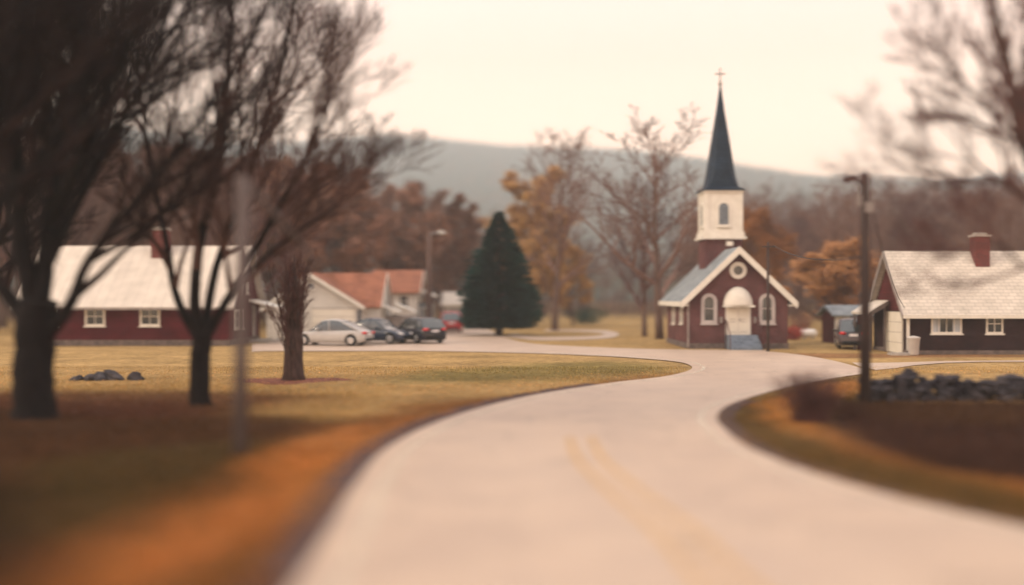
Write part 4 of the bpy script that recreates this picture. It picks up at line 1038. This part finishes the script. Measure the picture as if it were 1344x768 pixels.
def road_mat():
    m = bpy.data.materials.new('pale_asphalt'); m.use_nodes=True; nt=m.node_tree; N=nt.nodes; L=nt.links; b=N['Principled BSDF']
    g = N.new('ShaderNodeNewGeometry')
    def noise(s,d,st=(1,1,1)):
        mp=N.new('ShaderNodeMapping'); mp.inputs['Scale'].default_value=st; L.new(g.outputs['Position'],mp.inputs['Vector'])
        n=N.new('ShaderNodeTexNoise'); n.inputs['Scale'].default_value=s; n.inputs['Detail'].default_value=d; L.new(mp.outputs[0],n.inputs['Vector']); return n.outputs['Fac']
    def ramp(f,c0,c1,p0=.35,p1=.65):
        r=N.new('ShaderNodeValToRGB'); r.color_ramp.elements[0].position=p0; r.color_ramp.elements[1].position=p1; r.color_ramp.elements[0].color=(*c0,1); r.color_ramp.elements[1].color=(*c1,1); L.new(f,r.inputs['Fac']); return r.outputs['Color']
    base = ramp(noise(.22,4,(1.3,.35,1)),(.455,.345,.265),(.49,.38,.295))
    fine = ramp(noise(38,4),(.80,.80,.80),(1.12,1.12,1.12),.3,.7)
    mx=N.new('ShaderNodeMixRGB'); mx.blend_type='MULTIPLY'; mx.inputs[0].default_value=1; L.new(base,mx.inputs[1]); L.new(fine,mx.inputs[2])
    pat = ramp(noise(.6,7),(.93,.92,.92),(1.03,1.02,1.0),.4,.6)
    m2=N.new('ShaderNodeMixRGB'); m2.blend_type='MULTIPLY'; m2.inputs[0].default_value=1; L.new(mx.outputs[0],m2.inputs[1]); L.new(pat,m2.inputs[2])
    # hairline cracks
    v=N.new('ShaderNodeTexVoronoi'); v.feature='DISTANCE_TO_EDGE'; v.inputs['Scale'].default_value=.45
    wn=N.new('ShaderNodeTexNoise'); wn.inputs['Scale'].default_value=1.2; wn.inputs['Detail'].default_value=6; L.new(g.outputs['Position'],wn.inputs['Vector'])
    va=N.new('ShaderNodeVectorMath'); va.operation='ADD'; L.new(g.outputs['Position'],va.inputs[0]); L.new(wn.outputs['Color'],va.inputs[1]); L.new(va.outputs[0],v.inputs['Vector'])
    cr=N.new('ShaderNodeMapRange'); cr.inputs['From Min'].default_value=.002; cr.inputs['From Max'].default_value=.012; cr.inputs['To Min'].default_value=.55; cr.inputs['To Max'].default_value=1; L.new(v.outputs['Distance'],cr.inputs['Value'])
    m3=N.new('ShaderNodeMixRGB'); m3.blend_type='MULTIPLY'; m3.inputs[0].default_value=.8; L.new(m2.outputs[0],m3.inputs[1]); L.new(cr.outputs[0],m3.inputs[2])
    L.new(m3.outputs[0],b.inputs['Base Color']); b.inputs['Roughness'].default_value=.5; b.inputs['Specular IOR Level'].default_value=.5
    bp=N.new('ShaderNodeBump'); bp.inputs['Strength'].default_value=.35; bp.inputs['Distance'].default_value=.01; L.new(noise(60,3),bp.inputs['Height']); L.new(bp.outputs['Normal'],b.inputs['Normal'])
    return m
RM = road_mat()
sheet('road', outline, .012, RM)
# loop of the drive behind the spruce
loop_out = curve([(655,441),(700,446.5),(760,446),(800,443.5),(812,439),(800,434.5),(760,432.5),(715,432.5)], 8)
loop_in  = curve([(715,435),(755,435.3),(785,436.8),(793,439),(780,441),(745,442),(700,441.5),(675,437.5)], 8)
sheet('driveway', loop_out+loop_in, .008, RM)
sheet('path', curve([(1150,486),(1175,483.5),(1200,479.5),(1240,476.5),(1290,475.2),(1345,475.0),(1420,475.0),(1420,473.2),(1340,473.2),(1240,474),(1180,476),(1140,476.5),(1118,476),(1128,481)],1), .008, RM)
sheet('church_path', [Vector((XW(948,61),60.6,0)),Vector((XW(1000,61),60.6,0)),Vector((14.6,62.3,0)),Vector((12.0,62.3,0))], .008, RM)
def wear_mat(name, c, s, lo=.35, hi=.6):
    """worn paint: alpha broken by noise so that the asphalt shows through"""
    m=bpy.data.materials.new(name); m.use_nodes=True; nt=m.node_tree; N=nt.nodes; L=nt.links; b=N['Principled BSDF']; b.inputs['Base Color'].default_value=(*c,1); b.inputs['Roughness'].default_value=.6
    g=N.new('ShaderNodeNewGeometry'); n=N.new('ShaderNodeTexNoise'); n.inputs['Scale'].default_value=s; n.inputs['Detail'].default_value=8; n.inputs['Roughness'].default_value=.7; L.new(g.outputs['Position'],n.inputs['Vector'])
    r=N.new('ShaderNodeMapRange'); r.inputs['From Min'].default_value=lo; r.inputs['From Max'].default_value=hi; L.new(n.outputs['Fac'],r.inputs['Value']); L.new(r.outputs[0],b.inputs['Alpha']); return m
YM = wear_mat('worn_yellow_paint', (.60,.36,.12), 5, .28, .58)
WM = wear_mat('worn_edge_paint', (.72,.65,.52), 4, .36, .66)
centre = curve([(1100,900),(955,768),(888,698),(826,650),(776,604),(762,574)], 8)
strip('road_line', centre, -.31, -.19, .016, YM); strip('road_line', centre, .17, .29, .016, YM)
strip('edge_line', LE[:110], .42, .56, .016, WM)
strip('edge_line', RE, .35, .48, .016, WM)
SH = mat('road_shoulder_gravel', (.11,.075,.075), (.05,.035,.037), 6, .95, bump=.6, bscale=40, coord='Object')
strip('road_shoulder', LE[:56], -.62, .05, .008, SH)
strip('road_shoulder', RE[22:], -.42, .05, .008, SH)

# ground colour zones (what grows or lies there, plus tree shade painted on the left)
def poly_sdf(X, Y, poly):
    P_ = np.array([(p.x,p.y) for p in poly]); Q = np.roll(P_,-1,0); d = np.full(X.shape,1e9); ins = np.zeros(X.shape,bool)
    for (ax,ay),(bx,by) in zip(P_,Q):
        ex,ey = bx-ax, by-ay; wx,wy = X-ax, Y-ay; t = np.clip((wx*ex+wy*ey)/(ex*ex+ey*ey+1e-12),0,1)
        d = np.minimum(d, (wx-ex*t)**2+(wy-ey*t)**2)
        c = ((ay>Y)!=(by>Y)) & (X < (bx-ax)*(Y-ay)/((by-ay) if by!=ay else 1e-12)+ax); ins ^= c
    d = np.sqrt(d); return np.where(ins,-d,d)
def zone(px, n=5): return smooth_loop([G(*p) for p in px], n)
def gradcoords(a, b, fine0, fine1, st, growth=1.12):
    v = [fine0]; 
    while v[-1] < fine1: v.append(v[-1]+st)
    s_=st
    while v[-1] < b: s_*=growth; v.append(v[-1]+s_)
    lo=[]; x=fine0; s_=st
    while x > a: s_*=growth; x-=s_; lo.append(x)
    return np.array(lo[::-1]+v)
def ground():
    xs = gradcoords(-1700,1700,-28,30,.22); ys = gradcoords(-32,1900,8,75,.25)
    X,Y = np.meshgrid(xs,ys)
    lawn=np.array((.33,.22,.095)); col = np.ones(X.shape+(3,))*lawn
    def nz(s,p): return (np.sin(X*s+p)+np.sin(Y*s*1.13+p*2)+np.sin((X+Y)*s*.71+p*3)+np.sin((X-Y*1.3)*s*1.7+p*5)*.6)/3.6
    wob = nz(.9,1.3)*.35+nz(2.7,.4)*.18
    def blend(poly, c, soft, k=1.0):
        d = poly_sdf(X,Y,poly)+wob*soft*1.2; w = np.clip(.5-d/(2*soft),0,1); w = (w*w*(3-2*w))*k; col[:] = col*(1-w[...,None])+np.array(c)*w[...,None]
    # left lawn: brown dead grass, its colour deepened to stand for tree shade
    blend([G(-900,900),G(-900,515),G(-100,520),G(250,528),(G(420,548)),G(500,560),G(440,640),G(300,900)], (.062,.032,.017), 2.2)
    blend([G(-900,900),G(-900,640),G(-100,620),G(120,640),G(60,720),G(-100,900)], (.030,.021,.012), 1.2)  # near corner, shade painted darker still
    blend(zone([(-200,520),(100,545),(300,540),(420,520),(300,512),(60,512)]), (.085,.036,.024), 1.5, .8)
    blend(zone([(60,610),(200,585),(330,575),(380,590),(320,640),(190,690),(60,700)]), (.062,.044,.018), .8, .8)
    # orange verge
    ver = [G(-150,900),G(20,768),G(150,700),G(280,640),G(370,596),G(440,560),G(540,532),G(700,517),G(850,492),G(880,497)]+[p for p in LE[:70][::-1]]
    blend(ver, (.18,.082,.03), 1.1)
    blend([G(60,800),G(150,740),G(300,655),G(420,596),G(560,545),G(700,522),G(700,527),G(580,556),G(480,600),G(400,650),G(300,705),G(180,780)], (.29,.125,.04), .6, .8)
    blend([G(300,760),G(400,660),G(480,585),G(560,552),G(640,534),G(700,524),G(640,540),G(560,566),G(500,600),G(440,670),G(390,740)], (.30,.16,.06), .5, .7)
    blend(zone([(250,790),(300,730),(370,690),(420,690),(420,720),(380,800)]), (.13,.062,.022), .35, .75)
    blend(zone([(330,600),(420,570),(480,560),(440,600),(390,640)]), (.36,.15,.045), .6, .6)
    blend(zone([(180,740),(260,690),(350,655),(400,650),(360,700),(250,745)]), (.30,.115,.035), .4, .5)
    # olive strip of the middle lawn tip
    blend(zone([(500,500),(640,480),(800,474),(890,480),(850,488),(700,500)]), (.16,.13,.045), 1.8, .8)
    # right verge: green by the road, orange beyond, brown brush
    blend([G(1140,492),G(1140,505),G(1200,530),G(1400,530),G(2200,560),G(2200,900),G(1700,900)]+[p for p in RE[::-1]], (.095,.060,.024), .6)
    blend([G(1130,497),G(1060,509),G(990,531),G(1005,548),G(1060,572),G(1150,600),G(1300,636),G(1450,668),G(1450,640),G(1250,600),G(1100,560),G(1060,530),G(1130,512)], (.32,.15,.045), .6)
    blend([G(1090,520),G(1140,531),G(1300,530),G(2200,528),G(2200,700),G(1500,668),G(1344,638),G(1200,612),G(1100,580),G(1060,550)], (.042,.022,.017), .9)
    blend(zone([(1140,530),(1230,534),(1344,534),(1344,560),(1230,560),(1150,552)]), (.06,.033,.018), .6,.7)
    # far dirt and leaf strips near the houses
    blend([G(1030,470),G(1400,468),G(1400,466),G(1030,463)], (.24,.13,.06), .5)
    Zr = poly_sdf(X,Y,outline)
    h = np.clip(Zr/1.5,0,1); und = (nz(.35,2.0)*.06+nz(1.7,.7)*.02)*h
    Zz = -.02+und; Zz[Zr<.4] = -.03
    for p in (loop_out+loop_in, ): 
        d = poly_sdf(X,Y,p); Zz = np.where(d<2.5, -.02, Zz)
    Zz = np.where((Y>56)|(Y<5), -.02, Zz)
    Zz = np.where((X>14)&(Y>44), -.02, Zz)
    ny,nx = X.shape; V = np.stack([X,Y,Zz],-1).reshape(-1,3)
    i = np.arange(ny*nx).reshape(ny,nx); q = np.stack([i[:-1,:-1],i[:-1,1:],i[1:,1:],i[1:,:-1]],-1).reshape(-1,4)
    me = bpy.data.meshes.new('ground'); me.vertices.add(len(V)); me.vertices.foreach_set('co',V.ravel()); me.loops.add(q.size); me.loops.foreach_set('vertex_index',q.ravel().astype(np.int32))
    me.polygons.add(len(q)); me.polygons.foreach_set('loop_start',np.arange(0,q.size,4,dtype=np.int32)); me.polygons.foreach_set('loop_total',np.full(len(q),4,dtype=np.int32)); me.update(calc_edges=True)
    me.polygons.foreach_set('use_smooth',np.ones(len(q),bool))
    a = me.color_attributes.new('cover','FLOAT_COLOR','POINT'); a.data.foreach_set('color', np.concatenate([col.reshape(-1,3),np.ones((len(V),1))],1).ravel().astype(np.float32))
    m = bpy.data.materials.new('grass_ground'); m.use_nodes=True; nt=m.node_tree; N=nt.nodes; L=nt.links; b=N['Principled BSDF']; b.inputs['Roughness'].default_value=.95; b.inputs['Specular IOR Level'].default_value=.03
    at = N.new('ShaderNodeVertexColor'); at.layer_name='cover'; g=N.new('ShaderNodeNewGeometry')
    cur = at.outputs['Color']
    for s_,d_,lo,hi in ((.35,6,.75,1.25),(2.5,6,.72,1.28),(22,4,.6,1.4)):
        n=N.new('ShaderNodeTexNoise'); n.inputs['Scale'].default_value=s_; n.inputs['Detail'].default_value=d_; L.new(g.outputs['Position'],n.inputs['Vector'])
        r=N.new('ShaderNodeMapRange'); r.inputs['From Min'].default_value=.3; r.inputs['From Max'].default_value=.7; r.inputs['To Min'].default_value=lo; r.inputs['To Max'].default_value=hi; L.new(n.outputs['Fac'],r.inputs['Value'])
        x=N.new('ShaderNodeMixRGB'); x.blend_type='MULTIPLY'; x.inputs[0].default_value=1; L.new(cur,x.inputs[1]); L.new(r.outputs[0],x.inputs[2]); cur=x.outputs[0]
    L.new(cur,b.inputs['Base Color'])
    bp=N.new('ShaderNodeBump'); bp.inputs['Strength'].default_value=.8; bp.inputs['Distance'].default_value=.05; n=N.new('ShaderNodeTexNoise'); n.inputs['Scale'].default_value=14; n.inputs['Detail'].default_value=8; L.new(g.outputs['Position'],n.inputs['Vector']); L.new(n.outputs['Fac'],bp.inputs['Height']); L.new(bp.outputs['Normal'],b.inputs['Normal'])
    me.materials.append(m); o = bpy.data.objects.new('ground',me); COL.objects.link(o); o['kind']='structure'
    return xs, ys, col, Zr
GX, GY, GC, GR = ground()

def scatter(name, label, n, region, blade, size, mfac, seed):
    """grass blades or leaves as one mesh; colour follows the ground zones, painted shade included"""
    rg = np.random.default_rng(seed); pts = region(rg, n)
    ix = np.clip(np.searchsorted(GX,pts[:,0]),0,len(GX)-1); iy = np.clip(np.searchsorted(GY,pts[:,1]),0,len(GY)-1)
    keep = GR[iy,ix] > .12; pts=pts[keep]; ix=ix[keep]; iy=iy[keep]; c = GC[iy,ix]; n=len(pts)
    a = rg.uniform(0,2*PI,n); 
    if blade:
        h = rg.uniform(size[0],size[1],n); w = .012+.1*h*.25; ln = rg.uniform(0,.5,n)*h; b = rg.uniform(0,2*PI,n)
        p0 = np.stack([pts[:,0]-np.cos(a)*w,pts[:,1]-np.sin(a)*w,np.full(n,-.04)],-1); p1 = np.stack([pts[:,0]+np.cos(a)*w,pts[:,1]+np.sin(a)*w,np.full(n,-.04)],-1)
        p2 = np.stack([pts[:,0]+np.cos(b)*ln,pts[:,1]+np.sin(b)*ln,h],-1); V = np.stack([p0,p1,p2],1).reshape(-1,3); k=3
    else:
        s_ = rg.uniform(size[0],size[1],n); u = np.stack([np.cos(a),np.sin(a),rg.uniform(-.35,.35,n)],-1)*s_[:,None]; v = np.stack([-np.sin(a),np.cos(a),rg.uniform(-.35,.35,n)],-1)*s_[:,None]*.6
        z = rg.uniform(.02,.05,n); c0 = np.stack([pts[:,0],pts[:,1],z],-1); V = np.stack([c0-u,c0+v,c0+u,c0-v],1).reshape(-1,3); k=4
    me = bpy.data.meshes.new(name); me.vertices.add(len(V)); me.vertices.foreach_set('co',V.ravel()); me.loops.add(n*k); me.loops.foreach_set('vertex_index',np.arange(n*k,dtype=np.int32))
    me.polygons.add(n); me.polygons.foreach_set('loop_start',np.arange(0,n*k,k,dtype=np.int32)); me.polygons.foreach_set('loop_total',np.full(n,k,dtype=np.int32)); me.update(calc_edges=True)
    cc = c*np.array(mfac)*rg.uniform(.6,1.5,(n,1)); cc = np.repeat(np.clip(cc,0,.8),k,0)
    at = me.color_attributes.new('cover','FLOAT_COLOR','POINT'); at.data.foreach_set('color',np.concatenate([cc,np.ones((len(cc),1))],1).ravel().astype(np.float32))
    m = bpy.data.materials.new(name+'_cover'); m.use_nodes=True; b=m.node_tree.nodes['Principled BSDF']; b.inputs['Roughness'].default_value=.9; b.inputs['Specular IOR Level'].default_value=.05
    vc = m.node_tree.nodes.new('ShaderNodeVertexColor'); vc.layer_name='cover'; m.node_tree.links.new(vc.outputs['Color'],b.inputs['Base Color'])
    me.materials.append(m); o=bpy.data.objects.new(name,me); COL.objects.link(o); tag(o,label,name.replace('_',' '),None,'stuff')
def wedge(y0,y1,x0,x1):
    def f(rg,n):
        y = y0*(y1/y0)**rg.random(n); t = rg.uniform(x0,x1,n); return np.stack([t*y*.52,y],-1)
    return f
scatter('grass','short dry grass on the lawns and verges',260000,wedge(10.5,48,-1.05,1.05),True,(.02,.065),(1.2,1.22,1.1),1)
scatter('fallen_leaves','fallen brown and orange leaves scattered on the verges',26000,wedge(10.5,45,-1.05,1.05),False,(.03,.06),(1.5,1.15,.9),2)
def brushzone(rg,n):
    x0,y0 = 8.0,18; pts = np.stack([rg.uniform(7,22,n),rg.uniform(15,31.2,n)],-1)
    class Q: pass
    poly = [G(1085,535),G(1140,532),G(1344,530),G(1700,530),G(1700,640),G(1344,628),G(1200,600),G(1110,572)]
    d = poly_sdf(pts[:,0],pts[:,1],poly); return pts[d+rg.uniform(0,.8,n)<0]
scatter('dry_undergrowth','low dry brown undergrowth in front of the stone wall',60000,brushzone,True,(.06,.30),(1.35,1.35,1.3),3)

# ------------------------------------------------------------------ hill and its forest
ridge_px = [(-1500,150),(-600,160),(0,168),(300,178),(480,184),(560,190),(640,194),(700,200),(800,210),(900,218),(1000,226),(1100,232),(1200,236),(1344,232),(1700,220),(2600,200)]
def ridge_y(px): return np.interp(px,[a for a,b in ridge_px],[b for a,b in ridge_px])
RD = 2200.0
def hill_h(X,Y):
    px = CX+F*X/RD; H = CH+(HY-ridge_y(px))/F*RD-27
    t = np.clip((Y-420)/(RD-420),0,1); s = (t*t*(3-2*t))
    back = np.clip((Y-RD)/900,0,1); s = np.where(Y>RD, 1-back*.5, s)
    return -1.5+ (H+1.5)*s + s*(np.sin(X*.006+Y*.004)*11+np.sin(X*.015+1+Y*.002)*7)*np.where(t<.98,1,.4)
def hill():
    xs = np.linspace(-1900,1900,170); ys = np.linspace(400,2420,110); X,Y=np.meshgrid(xs,ys); Z=hill_h(X,Y)
    ny,nx=X.shape; i=np.arange(ny*nx).reshape(ny,nx); q=np.stack([i[:-1,:-1],i[:-1,1:],i[1:,1:],i[1:,:-1]],-1).reshape(-1,4)
    me=bpy.data.meshes.new('hill'); me.from_pydata(np.stack([X,Y,Z],-1).reshape(-1,3).tolist(),[],q.tolist()); me.update(); me.polygons.foreach_set('use_smooth',np.ones(len(q),bool))
    me.materials.append(mat('hill_floor',(.06,.055,.035),(.035,.035,.025),.01,.95)); o=bpy.data.objects.new('hill',me); COL.objects.link(o); o['kind']='structure'
    # trees on it: one mass
    rg = np.random.default_rng(5); n=32000
    Y = 430+(RD+60-430)*rg.random(n)**.8; X = rg.uniform(-.62,.62,n)*Y; Y2 = RD+rg.uniform(-30,30,2600); X2 = rg.uniform(-.60,.60,2600)*RD
    X=np.concatenate([X,X2]); Y=np.concatenate([Y,Y2]); n=len(X); Z=hill_h(X,Y)-.5
    con = rg.random(n)<.62; con[-2600:] = rg.random(2600)<.8
    H = rg.uniform(9,17,n); H[-2600:]=np.where(rg.random(2600)<.13,rg.uniform(22,36,2600),rg.uniform(8,15,2600))*(1+.35*np.sin(X2*.045)*np.sin(X2*.017+1)); R = H*rg.uniform(.2,.28,n)
    V=[];Fc=[];C=[]; base=0
    # conifers: 3 stacked ragged skirts of 7 sides
    idx=np.where(con)[0]; k=7; m=len(idx); ang=np.arange(k)*2*PI/k
    for (zb,zt,rr) in ((.12,.55,1.0),(.38,.8,.72),(.62,1.0,.45)):
        jit = rg.uniform(.7,1.2,(m,k)); a=ang[None,:]+rg.uniform(0,6,(m,1))
        ring=np.stack([X[idx,None]+np.cos(a)*R[idx,None]*rr*jit, Y[idx,None]+np.sin(a)*R[idx,None]*rr*jit, Z[idx,None]+H[idx,None]*zb+rg.uniform(-.6,.6,(m,k))],-1)
        apex=np.stack([X[idx],Y[idx],Z[idx]+H[idx]*zt],-1)[:,None,:]
        vv=np.concatenate([ring,apex],1); V.append(vv.reshape(-1,3)); o_=base+np.arange(m)[:,None]*(k+1)
        f=np.stack([o_+np.arange(k)[None,:], o_+(np.arange(k)[None,:]+1)%k, np.broadcast_to(o_+k,(m,k))],-1).reshape(-1,3); Fc.append(f); base+=m*(k+1)
        cc=np.array((.020,.042,.028))*rg.uniform(.6,1.5,(m,1)); C.append(np.repeat(cc,k+1,0))
    # bare and leafy crowns: scattered slivers within a rounded volume
    idx=np.where(~con)[0]; m=len(idx); ns=16
    d=rg.normal(size=(m,ns,3)); d/=np.linalg.norm(d,axis=-1,keepdims=True); rad=rg.uniform(.4,1,(m,ns,1))
    ctr=np.stack([X[idx],Y[idx],Z[idx]+H[idx]*.58],-1)[:,None,:]; s_=np.stack([R[idx]*1.3,R[idx]*1.3,H[idx]*.42],-1)[:,None,:]
    c0=ctr+d*rad*s_; u=rg.normal(size=(m,ns,3))*1.0; v=rg.normal(size=(m,ns,3))*.8; u[...,2]+=1.2
    vv=np.stack([c0-u,c0+u,c0+v],2).reshape(-1,3); V.append(vv); Fc.append(base+np.arange(m*ns*3).reshape(-1,3)); 
    cc=np.where(rg.random((m,1))<.25,np.array([(.20,.09,.04)]),np.array([(.085,.055,.045)]))*rg.uniform(.6,1.4,(m,1)); C.append(np.repeat(cc,ns*3,0)); base+=m*ns*3
    V=np.concatenate(V); Fc=np.concatenate(Fc); C=np.concatenate(C); nf=len(Fc)
    me=bpy.data.meshes.new('forest'); me.vertices.add(len(V)); me.vertices.foreach_set('co',V.ravel()); me.loops.add(nf*3); me.loops.foreach_set('vertex_index',Fc.ravel().astype(np.int32))
    me.polygons.add(nf); me.polygons.foreach_set('loop_start',np.arange(0,nf*3,3,dtype=np.int32)); me.polygons.foreach_set('loop_total',np.full(nf,3,dtype=np.int32)); me.update(calc_edges=True)
    at=me.color_attributes.new('cover','FLOAT_COLOR','POINT'); at.data.foreach_set('color',np.concatenate([C,np.ones((len(C),1))],1).ravel().astype(np.float32))
    mm=bpy.data.materials.new('forest_cover'); mm.use_nodes=True; b=mm.node_tree.nodes['Principled BSDF']; b.inputs['Roughness'].default_value=.95; b.inputs['Specular IOR Level'].default_value=.1
    vc=mm.node_tree.nodes.new('ShaderNodeVertexColor'); vc.layer_name='cover'; mm.node_tree.links.new(vc.outputs['Color'],b.inputs['Base Color']); me.materials.append(mm)
    o=bpy.data.objects.new('forest',me); COL.objects.link(o); tag(o,'misty mixed forest covering the far hill','forest',None,'stuff')
hill()

# ------------------------------------------------------------------ air
HAZE = 0.0006; HAZE_COL = (.84,.95,1.0)
def haze():
    b=MB(); b.box(-2000,2000,-40,2460,-2.6,390); o=b.build('haze',bpy.data.materials.new('haze_air'),None); m=o.data.materials[0]; m.use_nodes=True; nt=m.node_tree
    nt.nodes.clear(); out=nt.nodes.new('ShaderNodeOutputMaterial'); v=nt.nodes.new('ShaderNodeVolumePrincipled'); v.inputs['Density'].default_value=HAZE; v.inputs['Color'].default_value=(*HAZE_COL,1); v.inputs['Anisotropy'].default_value=.2
    nt.links.new(v.outputs[0],out.inputs['Volume']); tag(o,'thin autumn haze that pales the far hill','haze',None,'stuff')
haze()

# ------------------------------------------------------------------ light
SUN_EL, SUN_AZ = math.radians(30), math.radians(-110)   # azimuth from +Y towards +X (negative: left), a bit behind the camera
sd = Vector((math.sin(SUN_AZ)*math.cos(SUN_EL), math.cos(SUN_AZ)*math.cos(SUN_EL), math.sin(SUN_EL)))
sl = bpy.data.lights.new('sun','SUN'); sl.energy=2.1; sl.angle=math.radians(12); sl.color=(1,.80,.58)
so = bpy.data.objects.new('sun',sl); COL.objects.link(so); so.rotation_euler=(-sd).to_track_quat('-Z','Y').to_euler(); so.location=(0,0,60)
wd = bpy.data.worlds.new('World'); S.world=wd; wd.use_nodes=True; nt=wd.node_tree; N=nt.nodes; L=nt.links; bg=N['Background']
sky=N.new('ShaderNodeTexSky'); sky.sky_type='NISHITA'; sky.sun_disc=False; sky.sun_elevation=SUN_EL; sky.sun_rotation=SUN_AZ; sky.dust_density=4; sky.air_density=1.5
# veil of thin overcast over the clear sky, brightest and warmest near the horizon, neutral overhead
tc=N.new('ShaderNodeTexCoord'); sp=N.new('ShaderNodeSeparateXYZ'); L.new(tc.outputs['Generated'],sp.inputs[0])
mr=N.new('ShaderNodeMapRange'); mr.inputs['From Min'].default_value=0; mr.inputs['From Max'].default_value=1; mr.inputs['To Min'].default_value=0; mr.inputs['To Max'].default_value=1; L.new(sp.outputs['Z'],mr.inputs['Value'])
rp=N.new('ShaderNodeValToRGB'); e=rp.color_ramp.elements; e[0].position=0; e[0].color=(3.3,2.2,1.4,1); e[1].position=1; e[1].color=(1.62,1.54,1.54,1)
q=e.new(.07); q.color=(3.1,1.96,1.24,1); q=e.new(.15); q.color=(2.7,1.79,1.26,1); q=e.new(.21); q.color=(2.0,1.31,.99,1); q=e.new(.28); q.color=(1.68,1.23,1.07,1)
L.new(mr.outputs[0],rp.inputs['Fac'])
cn=N.new('ShaderNodeTexNoise'); cn.inputs['Scale'].default_value=1.6; cn.inputs['Detail'].default_value=5; mp=N.new('ShaderNodeMapping'); mp.inputs['Scale'].default_value=(1,1,3.5); L.new(tc.outputs['Generated'],mp.inputs[0]); L.new(mp.outputs[0],cn.inputs['Vector'])
cr=N.new('ShaderNodeMapRange'); cr.inputs['From Min'].default_value=.3; cr.inputs['From Max'].default_value=.7; cr.inputs['To Min'].default_value=.95; cr.inputs['To Max'].default_value=1.05; L.new(cn.outputs['Fac'],cr.inputs['Value'])
vm=N.new('ShaderNodeVectorMath'); vm.operation='SCALE'; L.new(rp.outputs['Color'],vm.inputs[0]); L.new(cr.outputs[0],vm.inputs['Scale'])
SKYK = 10.0   # background strength is 0.1, like the sky texture's
vs_=N.new('ShaderNodeVectorMath'); vs_.operation='SCALE'; L.new(vm.outputs[0],vs_.inputs[0]); vs_.inputs['Scale'].default_value=SKYK
mx=N.new('ShaderNodeMixRGB'); mx.inputs[0].default_value=.92; L.new(sky.outputs[0],mx.inputs[1]); L.new(vs_.outputs[0],mx.inputs[2])
L.new(mx.outputs[0],bg.inputs['Color']); bg.inputs['Strength'].default_value=.1

# ------------------------------------------------------------------ camera
cd=bpy.data.cameras.new('camera'); cam=bpy.data.objects.new('camera',cd); COL.objects.link(cam); S.camera=cam
cam.location=(0,0,CH); cam.rotation_euler=(PI/2,0,0); cd.sensor_width=36; cd.lens=36*F/1344; cd.shift_y=(HY-384)/1344
cd.clip_start=.2; cd.clip_end=5000
cd.dof.use_dof=True; cd.dof.focus_distance=48; cd.dof.aperture_fstop=.092; cd.dof.aperture_ratio=.68
S.view_settings.view_transform='Standard'; S.view_settings.look='None'; S.view_settings.exposure=0; S.view_settings.gamma=1
S.cycles.use_denoising=True
try: S.cycles.denoiser='OPENIMAGEDENOISE'
except Exception: pass
S.cycles.max_bounces=6; S.cycles.diffuse_bounces=3; S.cycles.glossy_bounces=2; S.cycles.transparent_max_bounces=6; S.cycles.volume_bounces=1; S.cycles.volume_max_steps=64
